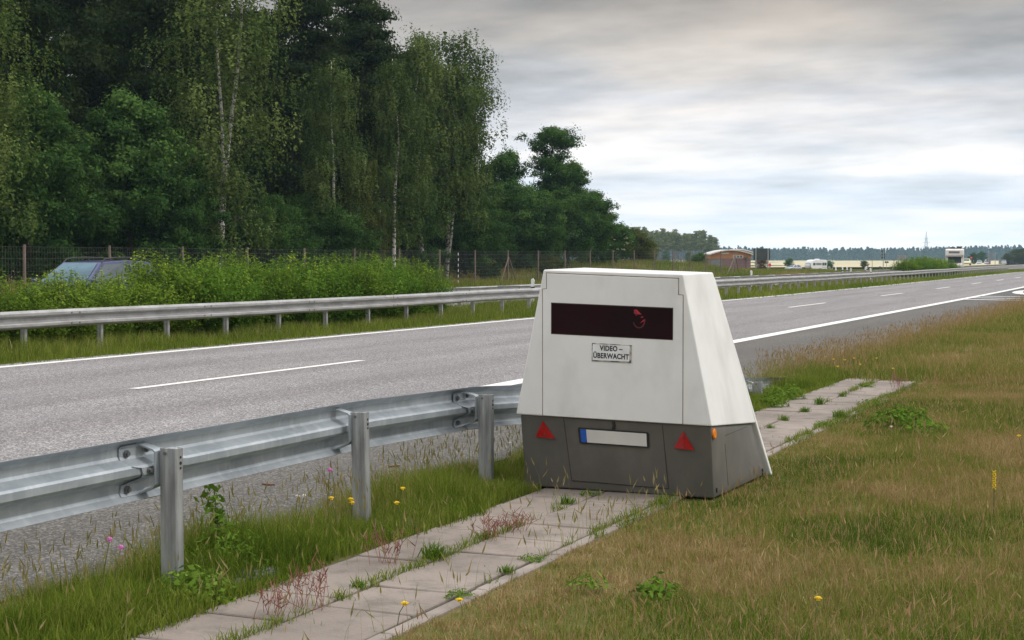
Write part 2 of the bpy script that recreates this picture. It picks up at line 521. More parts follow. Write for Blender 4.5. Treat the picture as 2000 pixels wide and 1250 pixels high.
MAT['cream_paint'] = surf('cream_paint', (0.72, 0.69, 0.64), (0.66, 0.63, 0.58), 2, 0.4)
MAT['blue_paint'] = surf('blue_car_paint', (0.030, 0.040, 0.135), (0.022, 0.030, 0.10), 1.2, 0.28, 0.15, coat=0.4)
MAT['silver_paint'] = surf('silver_car_paint', (0.44, 0.47, 0.54), (0.38, 0.41, 0.48), 2, 0.3, 0.4, coat=0.5)
MAT['yellow_paint'] = surf('pale_yellow_paint', (0.72, 0.70, 0.40), (0.66, 0.64, 0.35), 2, 0.35, coat=0.4)
MAT['dark_paint'] = surf('dark_car_paint', (0.03, 0.032, 0.04), (0.04, 0.042, 0.05), 2, 0.3, coat=0.5)
MAT['glass'] = surf('car_glass', (0.03, 0.05, 0.06), (0.05, 0.075, 0.085), 3, 0.04, spec=0.9)
MAT['glass_sky'] = surf('windscreen_glass', (0.025, 0.075, 0.11), (0.07, 0.16, 0.21), 1.6, 0.06, 0.2, spec=0.6, lo=0.4, hi=0.6, stretch=(1, 0.5, 1))
MAT['tyre'] = surf('tyre_rubber', (0.018, 0.018, 0.018), (0.03, 0.03, 0.03), 12, 0.9)
MAT['rim'] = surf('wheel_rim', (0.40, 0.41, 0.42), (0.3, 0.3, 0.3), 10, 0.35, 0.7)
MAT['lamp_glass'] = surf('lamp_glass', (0.7, 0.71, 0.72), (0.6, 0.6, 0.6), 10, 0.1)
MAT['brick'] = surf('red_brown_brick', (0.25, 0.155, 0.155), (0.185, 0.11, 0.11), 1.8, 0.9, stretch=(1, 1, 3))
MAT['orange_wood'] = surf('orange_timber', (0.50, 0.225, 0.075), (0.40, 0.17, 0.055), 3, 0.7, stretch=(3, 3, 0.3))
MAT['roof_white'] = surf('pale_roof_edge', (0.66, 0.62, 0.60), (0.58, 0.55, 0.53), 3, 0.6)
MAT['board_back'] = surf('sign_board_back', (0.060, 0.072, 0.070), (0.045, 0.055, 0.053), 1.2, 0.6)
MAT['sign_grey'] = surf('sign_grey', (0.20, 0.205, 0.21), (0.16, 0.165, 0.17), 2, 0.6)
MAT['pole'] = surf('grey_pole', (0.33, 0.345, 0.355), (0.26, 0.27, 0.28), 5, 0.5, 0.4)
MAT['red_sign'] = surf('red_sign', (0.60, 0.02, 0.04), (0.52, 0.02, 0.04), 5, 0.5)
MAT['blue_bin'] = surf('blue_bin', (0.02, 0.06, 0.14), (0.02, 0.05, 0.11), 5, 0.5)
MAT['pylon'] = surf('pylon_steel', (0.36, 0.40, 0.45), (0.33, 0.36, 0.40), 0.1, 0.7)
MAT['stone'] = surf('grey_stone', (0.15, 0.145, 0.14), (0.10, 0.097, 0.093), 7, 0.9, bump=0.3)

# ------------------------------------------------------------------ setting: ground, roads, markings, path
gx = np.concatenate([[-3100, -2400, -1500, -900, -600, -400, -280, -200, -150, -120, -100, -88], np.arange(-80, -33, 1.5), [-33, -28, -24, -20, -16, -12, -8, -5, -2, 1, 5, 10, 20, 40, 100, 300, 900, 1600]])
gy = np.concatenate([[-500, -60, -10, 0, 5], np.arange(10, 300, 6), np.arange(300, 960, 30), [1000, 1200, 1600, 2200, 2900]])
GX, GY = np.meshgrid(gx, gy)
GZ = ground_z(GX, GY)
vid = np.arange(GX.size).reshape(GX.shape)
quads = np.stack([vid[:-1, :-1], vid[:-1, 1:], vid[1:, 1:], vid[1:, :-1]], -1).reshape(-1, 4)
g_me = np_mesh('ground', np.stack([GX, GY, GZ], -1).reshape(-1, 3), [quads])
tag(link('ground', g_me, MAT['ground'], smooth=True), kind='structure')


def strip(name, x0, x1, z, m, ys, curved=True, kind='structure'):
    ys = np.asarray(ys, float)
    b = bend(ys) if curved else np.zeros_like(ys)
    x0 = np.broadcast_to(x0, ys.shape); x1 = np.broadcast_to(x1, ys.shape)
    V = np.concatenate([np.stack([x0 + b, ys, np.full_like(ys, z)], -1), np.stack([x1 + b, ys, np.full_like(ys, z)], -1)])
    n = len(ys)
    i = np.arange(n - 1)
    f = np.stack([i, i + n, i + n + 1, i + 1], -1)
    return tag(link(name, np_mesh(name, V, [f]), m), kind=kind)


ys_long = np.concatenate([np.arange(-30, 90, 10), np.arange(90, 700, 6)])
strip('road', -17.0, -8.0, 0.0, MAT['asphalt'], ys_long)
ys_sh = np.concatenate([np.arange(-30, 64, 2.0), [64.0]])
strip('hard_shoulder', -8.0, -5.12 + 0.10 * np.sin(ys_sh * 1.7) + 0.06 * np.sin(ys_sh * 4.1), 0.002, MAT['shoulder'], ys_sh)
strip('exit_apron', -8.0, -4.4, 0.003, MAT['asphalt_dark'], np.arange(64, 130, 4))
strip('opposite_road', -33.2, -22.4, 0.0, MAT['asphalt'], ys_long)


def marking(bm, x0, x1, y0, y1, z=0.005):
    n = max(1, int((y1 - y0) / 6))
    for k in range(n):
        a, b = y0 + (y1 - y0) * k / n, y0 + (y1 - y0) * (k + 1) / n
        p = [bm.verts.new((x0 + float(bend(a)), a, z)), bm.verts.new((x1 + float(bend(a)), a, z)), bm.verts.new((x1 + float(bend(b)), b, z)), bm.verts.new((x0 + float(bend(b)), b, z))]
        bm.faces.new(p)


bm = bmesh.new(); marking(bm, -16.66, -16.45, -30, 700); tag(obj('edge_line', bm, MAT['paint']), kind='structure')
bm = bmesh.new(); marking(bm, -8.30, -7.99, -30, 700, 0.008); tag(obj('edge_line', bm, MAT['paint']), kind='structure')
bm = bmesh.new()
for k in range(-2, 22):
    y0 = 16.05 + 18.05 * k
    marking(bm, -12.31, -12.16, y0, y0 + 6.0)
tag(obj('dashed_lane_line', bm, MAT['paint']), kind='structure')
bm = bmesh.new()
for k in range(-1, 22):
    y0 = 20 + 18 * k
    marking(bm, -27.9, -27.75, y0, y0 + 6.0)
marking(bm, -22.75, -22.60, -30, 600); marking(bm, -32.2, -31.95, -30, 600)
tag(obj('opposite_markings', bm, MAT['paint']), kind='structure')
# hatched nose of the exit
bm = bmesh.new()
for k, (y, x1) in enumerate(((64.9, -5.0), (67.8, -5.0), (70.9, -5.2))):
    p = [(-7.99, y), (x1, y - 0.9), (x1, y - 0.35), (-7.99, y + 0.62)]
    bm.faces.new([bm.verts.new((a, b, 0.010)) for a, b in p])
arc_o, arc_i = [], []
for k in range(13):
    t = k / 12
    a = -PI * 0.5 - (PI * 0.5 + 0.25) * (1 - t) + 0.0
    ex, ey = -4.9 + 2.75 * math.cos(a), 82.5 + 9.3 * math.sin(a)
    arc_o.append((ex, ey)); arc_i.append((ex + 0.40 * (1 if t < 0.6 else 0.6), ey + 0.9))
for k in range(12):
    bm.faces.new([bm.verts.new((*q, 0.011)) for q in (arc_o[k], arc_o[k + 1], arc_i[k + 1], arc_i[k])])
tag(obj('hatched_marking', bm, MAT['paint']), kind='structure')

# slab path: two rows of half-metre slabs and a narrow kerb
bm = bmesh.new()
for row, (xa, xb) in enumerate(((-4.19, -3.735), (-3.725, -3.245))):
    y = 3.0 - 0.17 * row
    while y < 21.0:
        ln = 0.495
        c = ((xa + xb) / 2 + RND.uniform(-.004, .004), y + ln / 2, -0.035 + RND.uniform(-.005, .004))
        box(bm, c, (xb - xa - 0.006, ln - 0.007, 0.08), rz=RND.uniform(-.006, .006), rx=RND.uniform(-.008, .008), ry=RND.uniform(-.008, .008))
        y += ln + 0.004
tag(obj('path', bm, MAT['slab_old'], bevel=0.006, segs=1), kind='structure')
bm = bmesh.new()
y = 3.0
while y < 18.6:
    box(bm, (-3.197 + RND.uniform(-.006, .006), y + 0.5, -0.047), (0.07, 0.985, 0.09), rz=RND.uniform(-.01, .01))
    y += 0.995
tag(obj('path_kerb', bm, MAT['slab'], bevel=0.008, segs=1), kind='structure')
strip('path_bed', -4.23, -3.19, -0.010, MAT['joint'], [2.8, 8, 14, 21.0], curved=False)

# wheat field on the far side
wx = np.linspace(-1500, 1200, 46); wy = np.concatenate([np.linspace(420, 900, 17), [1050, 1150]])
WX, WY = np.meshgrid(wx, wy)
WX = WX - 60
WY = WY + np.where(WY < 430, 18 * np.sin(WX * .013), 0)
WZ = ground_z(WX, WY) + 0.45
wv = np.arange(WX.size).reshape(WX.shape)
wq = np.stack([wv[:-1, :-1], wv[:-1, 1:], wv[1:, 1:], wv[1:, :-1]], -1).reshape(-1, 4)
cen = np.stack([WX, WY], -1).reshape(-1, 2)[wq].mean(1)
cpx = 1000 + F_PX * (cen[:, 0] * math.cos(TH) + cen[:, 1] * math.sin(TH)) / (cen[:, 1] * math.cos(TH) - cen[:, 0] * math.sin(TH))
wq = wq[(cen[:, 0] < -25 - 0.05 * cen[:, 1]) & (cpx > 1400)]
tag(link('wheat_field', np_mesh('wheat_field', np.stack([WX, WY, WZ], -1).reshape(-1, 3), [wq]), MAT['wheat'], smooth=True), kind='structure')


# ------------------------------------------------------------------ the surveillance trailer
KS = 0.97
TRX, TRY, TRPSI = -3.004 * KS, 10.493 * KS, 0.06


def TL(a, b, z):
    return Vector((-a * KS, b * KS, EYE - KS * (EYE - z)))


trailer = thing('speed_camera_trailer', 'white wedge-shaped speed camera trailer with dark grey base, parked on the slab path', 'trailer', (TRX, TRY, 0), TRPSI)
ROLL = 0.024


def dark_b(z, a=0.5):
    return 0.02 + 0.11 * (0.478 + ROLL * a - z) / 0.54


# white hull
bm = bmesh.new()
FBR, FBL, FTR, FTL = TL(0, 0, .478), TL(1.475, 0, .513), TL(.216, 0, 1.552), TL(1.262, 0, 1.583)
BTR, BTL = TL(.189, .85, 1.559), TL(1.215, .85, 1.593)
SR, SLc = TL(-.055, 1.32, .372), TL(1.53, 1.32, .41)
vsx = {k: bm.verts.new(v) for k, v in dict(FBR=FBR, FBL=FBL, FTR=FTR, FTL=FTL, BTR=BTR, BTL=BTL, SR=SR, SL=SLc).items()}
for f in (('FBR', 'FTR', 'FTL', 'FBL'), ('FBR', 'SR', 'BTR', 'FTR'), ('FBL', 'FTL', 'BTL', 'SL'), ('FTR', 'BTR', 'BTL', 'FTL'), ('SR', 'SL', 'BTL', 'BTR'), ('FBR', 'FBL', 'SL', 'SR')):
    bm.faces.new([vsx[k] for k in f])
obj('upper_body', bm, MAT['white_body'], trailer, bevel=0.010, segs=3)
# rear sloping panel that runs down to the ground as a flap
bm = bmesh.new()
RP = [TL(.180, .868, 1.515), TL(1.225, .868, 1.548), TL(1.622, 1.53, .0), TL(-.149, 1.53, -.056)]
nrm = (RP[1] - RP[0]).cross(RP[3] - RP[0]).normalized()
if nrm.y < 0: nrm = -nrm
RP = [p - nrm * 0.028 for p in RP]
prism(bm, RP, nrm * 0.04)
obj('rear_panel', bm, MAT['white_body'], trailer, bevel=0.008, segs=2)
# dark lower body
bm = bmesh.new()
LB = dict(a=TL(.016, .02, .476), b=TL(1.448, .02, .510), c=TL(1.448, .135, -.035), d=TL(.0145, .132, -.055), e=TL(-.028, 1.275, .376), f=TL(1.503, 1.275, .41), g=TL(1.56, 1.45, -.02), h=TL(-.118, 1.45, -.045))
N_G = 8


def flank(p00, p10, p11, p01):
    """gently twisted side skin as a fine grid; returns its border loops"""
    g = [[bm.verts.new(p00.lerp(p10, i / N_G).lerp(p01.lerp(p11, i / N_G), j / N_G)) for j in range(N_G + 1)] for i in range(N_G + 1)]
    for i in range(N_G):
        for j in range(N_G):
            bm.faces.new((g[i][j], g[i + 1][j], g[i + 1][j + 1], g[i][j + 1])).smooth = True
    return g


gr_ = flank(LB['a'], LB['e'], LB['h'], LB['d'])          # i along the side, j downwards
gl_ = flank(LB['b'], LB['f'], LB['g'], LB['c'])
bm.faces.new([v[0] for v in gr_] + [v[0] for v in gl_[::-1]])
bm.faces.new([v[N_G] for v in gr_] + [v[N_G] for v in gl_[::-1]])
bm.faces.new(gr_[0] + gl_[0][::-1])
bm.faces.new(gr_[N_G] + gl_[N_G][::-1])
obj('lower_body', bm, MAT['grey_body'], trailer, bevel=0.010, segs=2)


def face_poly(pts, on, p0, p1):
    """prism on the front: pts are (a, z); on='w' white face or 'd' dark face; proud from p0 to p1 metres"""
    bmx = bmesh.new()
    A = []
    for a, z in pts:
        b = 0.0 if on == 'w' else dark_b(z, a)
        A.append(TL(a, b, z) + Vector((0, -p0, 0)))
    prism(bmx, A, (0, -(p1 - p0), 0))
    return bmx


def shrink(pts, d):
    ca = sum(p[0] for p in pts) / len(pts); cz = sum(p[1] for p in pts) / len(pts)
    return [(p[0] + (d if p[0] < ca else -d), p[1] + (d if p[1] < cz else -d)) for p in pts]


du = [(1.236, 1.556), (.250, 1.520), (.2495, 1.404), (.2165, 1.4025), (.2155, .4865), (1.264, .512), (1.266, 1.438), (1.2345, 1.4395)]
du_out = [(1.241, 1.562), (.245, 1.526), (.2445, 1.409), (.2115, 1.4075), (.2105, .4845), (1.269, .5105), (1.271, 1.443), (1.2395, 1.4445)]
door = obj('rear_door', face_poly(du, 'w', -0.004, 0.0035), MAT['white_body'], trailer, bevel=0.002, segs=1)
obj('door_seal', face_poly(du_out, 'w', -0.004, 0.0012), MAT['rust_seam'], door)
win = [(1.196, 1.338), (.290, 1.309), (.291, 1.088), (1.196, 1.117)]
pane = obj('camera_window', face_poly(win, 'w', 0.0, 0.0060), MAT['dark_red_glass'], trailer, bevel=0.0015, segs=1)
wf = obj('window_frame', face_poly([(1.201, 1.343), (.285, 1.314), (.286, 1.083), (1.201, 1.112)], 'w', 0.0, 0.0046), MAT['seam'], pane)
# red lens glints coloured onto the pane as flat shapes: broken ring, bright patch


def ring_piece(a0, z0, ra, rz, t0, t1, w0, w1, n=10):
    out, inn = [], []
    for k in range(n + 1):
        t = t0 + (t1 - t0) * k / n
        w = w0 + (w1 - w0) * k / n
        out.append((a0 - ra * math.cos(t), z0 + rz * math.sin(t)))
        inn.append((a0 - (ra - w) * math.cos(t), z0 + (rz - w) * math.sin(t)))
    return out + inn[::-1]


bm = face_poly(ring_piece(.535, 1.222, .046, .058, -2.9, 0.15, .006, .010), 'w', 0.0062, 0.0074)
obj('lens_ring', bm, MAT['red_ring'], pane)
bm = face_poly([(.560, 1.262), (.553, 1.262), (.553, 1.256), (.560, 1.256)], 'w', 0.0062, 0.0079)
for poly in ([(.575, 1.297), (.556, 1.300), (.520, 1.268), (.517, 1.262), (.545, 1.262), (.573, 1.270)], [(.526, 1.247), (.506, 1.250), (.503, 1.243), (.520, 1.238)], [(.515, 1.214), (.492, 1.232), (.495, 1.220), (.53, 1.199)]):
    b2 = face_poly(poly, 'w', 0.0062, 0.0079)
    me_ = bpy.data.meshes.new('tmp'); b2.to_mesh(me_); b2.free(); bm.from_mesh(me_); bpy.data.meshes.remove(me_)
obj('lens_glint', bm, MAT['red_glint'], pane)

sgn = [(.887, 1.053), (.589, 1.043), (.593, .914), (.889, .921)]
plate = obj('notice_plate', face_poly(sgn, 'w', 0.0, 0.0095), MAT['sign_edge'], trailer, bevel=0.002, segs=1)
obj('plate_face', face_poly([(.880, 1.045), (.603, 1.036), (.606, .924), (.881, .930)], 'w', 0.0095, 0.0108), MAT['sign_white'], plate)


def text_mesh(body, size, bold):
    cu = bpy.data.curves.new('txt', 'FONT')
    cu.body = body; cu.size = size; cu.offset = bold; cu.align_x = 'CENTER'; cu.align_y = 'CENTER'
    cu.extrude = 0.0004; cu.resolution_u = 4; cu.space_character = 1.06
    o = bpy.data.objects.new('txt', cu)
    COL.objects.link(o)
    dg = bpy.context.evaluated_depsgraph_get()
    me = bpy.data.meshes.new_from_object(o.evaluated_get(dg))
    bpy.data.objects.remove(o); bpy.data.curves.remove(cu)
    return me


for body, ac, zc_, wmax in (('VIDEO \u2013', .742, 1.0135, .172), ('\u00dcBERWACHT', .742, .9585, .268)):
    me = text_mesh(body, 0.062, 0.0023)
    co = np.empty(len(me.vertices) * 3, np.float32); me.vertices.foreach_get('co', co); co = co.reshape(-1, 3)
    sx = wmax / (co[:, 0].max() - co[:, 0].min())
    cxm = (co[:, 0].max() + co[:, 0].min()) / 2
    new = []
    for x, y_, z_ in co:
        x = (x - cxm) * sx
        p = TL(ac - x, 0, zc_ - 0.030 * x + y_ * 0.83)
        new.append((p.x, p.y - 0.0112 - z_, p.z))
    me.vertices.foreach_set('co', np.asarray(new, np.float32).ravel())
    me.update()
    link('lettering', me, MAT['ink'], plate)

# number plate with holder, hatch, reflectors
dl = [(1.109, .497), (1.076, .026), (.348, .003), (.370, .474)]
hatch = obj('service_hatch', face_poly(dl, 'd', -0.004, 0.0035), MAT['grey_body'], trailer, bevel=0.002, segs=1)
obj('hatch_gap', face_poly([(1.114, .4975), (1.081, .021), (.343, -.002), (.365, .4735)], 'd', -0.004, 0.0012), MAT['seam'], hatch)
hold = obj('plate_holder', face_poly([(1.002, .424), (.995, .430), (.480, .415), (.471, .407), (.470, .306), (.477, .299), (.989, .312), (.996, .318)], 'd', 0.003, 0.016), MAT['black'], trailer)
obj('number_plate', face_poly([(.984, .419), (.486, .405), (.486, .310), (.980, .323)], 'd', 0.016, 0.0185), MAT['plate_white'], hold)
obj('blue_band', face_poly([(.984, .419), (.938, .4177), (.936, .3218), (.980, .323)], 'd', 0.0185, 0.0200), MAT['blue_band'], hold)
obj('cable', face_poly([(.745, .488), (.722, .487), (.715, .455), (.722, .423), (.745, .424), (.737, .455)], 'd', 0.003, 0.014), MAT['black'], trailer, bevel=0.003)
for (ap, L, Rr) in (((1.272, .468), (1.336, .347), (1.186, .339)), ((.216, .433), (.288, .306), (.138, .298))):
    ca, cz = (ap[0] + L[0] + Rr[0]) / 3, (ap[1] + L[1] + Rr[1]) / 3
    bm = bmesh.new()
    P = [TL(a, dark_b(z, a), z) + Vector((0, -0.002, 0)) for a, z in (ap, L, Rr)]
    P2 = [p + Vector((0, -0.009, 0)) for p in P]
    mids = [P2[0].lerp(TL(ca, dark_b(cz), cz) + Vector((0, -0.011, 0)), 0.06), P2[1].lerp(P2[0], 0.05), P2[2].lerp(P2[0], 0.05)]
    ridge = (P2[0] + P2[1] * 0.5 + P2[2] * 0.5) / 2 + Vector((0, -0.007, 0))
    V0 = [bm.verts.new(p) for p in P]; V1 = [bm.verts.new(p) for p in P2]
    base_mid = bm.verts.new((P2[1] + P2[2]) / 2 + Vector((0, -0.006, 0)))
    for i in range(3):
        j = (i + 1) % 3
        if (i, j) == (1, 2): bm.faces.new((V0[1], V0[2], V1[2], base_mid, V1[1]))
        else: bm.faces.new((V0[i], V0[j], V1[j], V1[i]))
    bm.faces.new((V1[0], V1[1], base_mid)); bm.faces.new((V1[0], base_mid, V1[2])); bm.faces.new(V0[::-1])
    tri = obj('triangle_reflector', bm, MAT['red_refl'], trailer)
    for fz in (0.35, 0.80):
        bm = bmesh.new()
        p = V = P2[0].lerp((P2[1] + P2[2]) / 2, fz) + Vector((0, -0.004 - 0.006 * fz, 0))
        bar(bm, p, p + Vector((0, -0.004, 0)), 0.006, n=8)
        obj('screw', bm, MAT['seam'], tri)


def side_pt(u, v, proud=0.0):
    """dark right flank: u 0..1 along the side, v 0 top .. 1 bottom"""
    top = LB['a'].lerp(LB['e'], u); bot = LB['d'].lerp(LB['h'], u)
    n = (LB['h'] - LB['a']).cross(LB['e'] - LB['d']).normalized()
    if n.x < 0: n = -n
    return top.lerp(bot, v) + n * proud


bm = bmesh.new()
c0, nrm = side_pt(.045, .105, .003), side_pt(.045, .105, 1.0) - side_pt(.045, .105, 0)
bar(bm, c0, c0 + nrm * 0.014, 0.038, 0.034, n=20)
obj('side_reflector', bm, MAT['orange_refl'], trailer, bevel=0.003)
for (u0, v0, u1, v1, w) in ((.30, .16, .86, .06, .004), (.28, .28, .26, .90, .003), (.262, .90, .28, .28, .003)):
    bm = bmesh.new()
    bar(bm, side_pt(u0, v0, .0005), side_pt(u1, v1, .0005), w * .6, w * .4, n=5)
    obj('scratch', bm, MAT['seam'], trailer)
bm = bmesh.new()
p = side_pt(.05, .9, .004); box(bm, p, (0.006, 0.02, 0.03))
obj('jack_slot', bm, MAT['hole'], trailer)
bm = bmesh.new()
p = side_pt(.93, .93, .004); box(bm, p, (0.006, 0.02, 0.05))
obj('jack_slot', bm, MAT['hole'], trailer)
# wheel hidden under the skirt, axle stub
for sx in (-0.18, -1.22):
    bm = bmesh.new()
    bar(bm, (sx - .07, .72, .27), (sx + .07, .72, .27), .27, n=24)
    obj('wheel', bm, MAT['tyre'], trailer)

# ------------------------------------------------------------------ guardrails
PROF_BACK = [(0.012, .000), (-.030, -.030), (-.042, -.045), (-.042, -.085), (-.034, -.100), (.030, -.128), (.040, -.140), (.040, -.176), (.030, -.190), (-.030, -.214), (-.040, -.228), (-.040, -.268), (-.030, -.284), (.006, -.312)]


def wbeam(bm, stations, flip=1.0, th=0.004):
    """stations: (x, y, ztop, dx, dy) ; the closed profile is swept along them"""
    out = [(x * flip, z) for x, z in PROF_BACK]
    inn = [(x * flip - th, z - (0.002 if i not in (0,) else 0)) for i, (x, z) in enumerate(PROF_BACK)]
    loop = out + inn[::-1]
    rings = []
    for (x, y, zt, nx, ny) in stations:
        rings.append([bm.verts.new((x + nx * px, y + ny * px, zt + pz)) for px, pz in loop])
    n = len(loop)
    for r0, r1 in zip(rings[:-1], rings[1:]):
        for i in range(n):
            j = (i + 1) % n
            bm.faces.new((r0[i], r0[j], r1[j], r1[i]))
    bm.faces.new(rings[0][::-1]); bm.faces.new(rings[-1])


def post_bm(h, w=0.10, d=0.058, t=0.005, below=0.35):
    """open sigma post; long side across the road"""
    o = [(-w / 2, d * .30), (-w / 2, 0), (-w * .16, 0), (-w * .08, d * .14), (w * .08, d * .14), (w * .16, 0), (w / 2 - .008, 0), (w / 2, .008), (w / 2, d), (w * .18, d)]
    i = [(w * .18, d - t), (w / 2 - t, d - t), (w / 2 - t, .010 + t * .3), (w / 2 - .010, t), (w * .18, t), (w * .10, d * .14 + t), (-w * .10, d * .14 + t), (-w * .18, t), (-w / 2 + t, t), (-w / 2 + t, d * .30)]
    b = bmesh.new()
    prism(b, [(x, y, -below) for x, y in o + i], (0, 0, h + below))
    return b


near = thing('guardrail', 'galvanised steel guardrail beside the path, ramping down to the ground behind the trailer', 'guardrail', (-4.80, 0, 0))
RX = -4.80
POSTS_Y = [0.4, 2.4, 4.38, 6.39, 8.37, 10.245, 12.25, 14.25, 16.25, 18.25]


def rail_top(y):
    return float(np.interp(y, [-5, 8.6, 10.3, 18.3, 21.3, 22.0], [.755, .755, .712, .215, .01, -.06]))


bounds = [-1.62, 2.38, 6.38, 10.24, 14.2, 21.6]
for k in range(5):
    y0, y1 = bounds[k] - 0.0, bounds[k + 1] + 0.30
    ys = np.linspace(y0, min(y1, 21.7), 15)
    off = 0.006 * (k % 2)
    bm = bmesh.new()
    wbeam(bm, [(off, y, rail_top(y) + 0.004 * (k % 2), 1, 0) for y in ys])
    obj('rail', bm, MAT['steel'], near)
# splice: the shaped end plate seen at every second post with its bolts
for y in POSTS_Y:
    zt = rail_top(y)
    spl = y in (2.4, 6.39, 10.245, 14.25)
    if spl:
        bm = bmesh.new()
        for side in (1,):
            pr = [(x + 0.016, z) for x, z in PROF_BACK[1:-1]]
            cut = [0.0, 0, 0, 0, .012, .07, .085, .085, .07, .012, 0, 0]
            A, B = [], []
            for (x, z), c in zip(pr, cut):
                A.append((x, y - .175 + c, zt + z)); B.append((x, y + .02, zt + z))
            VA = [bm.verts.new(p) for p in A]; VB = [bm.verts.new(p) for p in B]
            VC = [bm.verts.new((p[0] - .006, p[1], p[2])) for p in A]; VD = [bm.verts.new((p[0] - .006, p[1], p[2])) for p in B]
            m_ = len(VA)
            for i in range(m_ - 1):
                bm.faces.new((VA[i], VA[i + 1], VB[i + 1], VB[i])); bm.faces.new((VC[i + 1], VC[i], VD[i], VD[i + 1]))
                bm.faces.new((VA[i], VC[i], VC[i + 1], VA[i + 1])); bm.faces.new((VB[i], VB[i + 1], VD[i + 1], VD[i]))
            bm.faces.new((VA[0], VB[0], VD[0], VC[0])); bm.faces.new((VA[-1], VC[-1], VD[-1], VB[-1]))
        sp_ = obj('splice_plate', bm, MAT['steel'], near)
        for (dy, dz, x0) in ((-.125, -.070, -.022), (-.045, -.158, .058), (-.125, -.250, -.018), (.035, -.062, -.020), (.035, -.158, .058)):
            bm = bmesh.new()
            bar(bm, (x0, y + dy, zt + dz), (x0 + .007, y + dy, zt + dz), .019, n=14)
            bar(bm, (x0 + .006, y + dy, zt + dz), (x0 + .018, y + dy, zt + dz), .0125, n=6)
            obj('bolt', bm, MAT['bolt'], sp_)
    # bent spacer strap between rail and post
    strap = [(-.028, -.028), (.072, -.052), (.086, -.064), (.086, -.232), (.072, -.248), (-.028, -.292)]
    bm = bmesh.new()
    inner = [(x - .004, z - .006 if z > -.1 else z + .006) for x, z in strap]
    inner = [(-.028, -.036), (.068, -.060), (.079, -.069), (.079, -.227), (.068, -.240), (-.028, -.284)]
    loop = strap + inner[::-1]
    n = len(loop)
    A = [bm.verts.new((x, y - .036, zt + z)) for x, z in loop]; B = [bm.verts.new((x, y + .030, zt + z)) for x, z in loop]
    for i in range(n):
        j = (i + 1) % n
        bm.faces.new((A[i], A[j], B[j], B[i]))
    for i in range(5):
        j = n - 1 - i
        bm.faces.new((A[i], A[i + 1], A[j - 1], A[j])); bm.faces.new((B[i + 1], B[i], B[j], B[j - 1]))
    obj('spacer_bracket', bm, MAT['steel'], near)
    if y < 19:
        po = obj('post', post_bm(zt - .048), MAT['steel_post'], near, bevel=0.002, segs=1)
        po.location = (0.142, y - 0.004, 0)
        if abs(y - 8.37) < .01: po.rotation_euler = (0, math.radians(-1.2), math.radians(3))
        for dz in (-.095, -.125, -.150):
            bm = bmesh.new()
            bar(bm, (.0495, .036, zt + dz), (.0525, .036, zt + dz), .0065 if dz != -.125 else .009, n=8)
            obj('bolt_hole', bm, MAT['hole'], po)
        bm = bmesh.new()
        bar(bm, (-.018, -.006, zt - .075), (-.018, .002, zt - .075), .009, n=6)
        obj('bolt', bm, MAT['bolt'], po)

for k, y in enumerate((6.39, 8.37, 10.245)):
    bm = bmesh.new()
    box(bm, (0, 0, 0.0), (.30, .26, .05)); box(bm, (.03, .29, -.004), (.27, .27, .05), rz=.05); box(bm, (0.0, -.29, -.006), (.28, .27, .05), rz=-.04)
    o = obj('base_slab', bm, MAT['stone'], None, bevel=0.01)
    o.location = (-4.50, y + .12, -0.005)
    o.rotation_euler = (0.02, -.02, .1 * k)
    tag(o, ('grey paving slabs at the foot of the closest guardrail post', 'grey paving slabs at the foot of the leaning middle guardrail post', 'grey paving slabs at the foot of the guardrail post beside the trailer')[k], 'paving slab', 'paving slabs around the guardrail posts')

# median guardrail facing our carriageway
far = thing('guardrail', 'long weathered double-wave guardrail running along the near side of the median hedge', 'guardrail', (-18.1, 0, 0))
seg = np.concatenate([np.arange(10, 100, 6), np.arange(100, 420, 10)])
bm = bmesh.new()
wbeam(bm, [(float(bend(y)), y, .765 + .012 * math.sin(y * .35) + .0006 * max(0, y - 100), 1, 0) for y in seg], flip=-1.0)
fr = obj('rail', bm, MAT['steel_far'], far)
bo = None
for y in np.arange(12.9, 108, 4.08):
    zt = .765 + .012 * math.sin(y * .35)
    for dy in (-.10, .12):
        for dz in (-.066, -.250):
            if bo is None:
                bm = bmesh.new(); bar(bm, (0, 0, 0), (.012, 0, 0), .016, n=6)
                bo = obj('bolt', bm, MAT['bolt'], fr); o = bo
            else:
                o = bo.copy(); COL.objects.link(o)
            o.location = (.040 + float(bend(y)), y + dy + 1.0, zt + dz)
pm = None
for k in range(98):
    y = 10.65 + 2.04 * k
    if pm is None:
        pm = obj('post', post_bm(.70), MAT['steel_far'], far)
        o = pm
    else:
        o = pm.copy(); COL.objects.link(o)
    o.location = (-.105 + float(bend(y)), y, 0)
    o.rotation_euler = (0, RND.uniform(-.01, .01), 0)

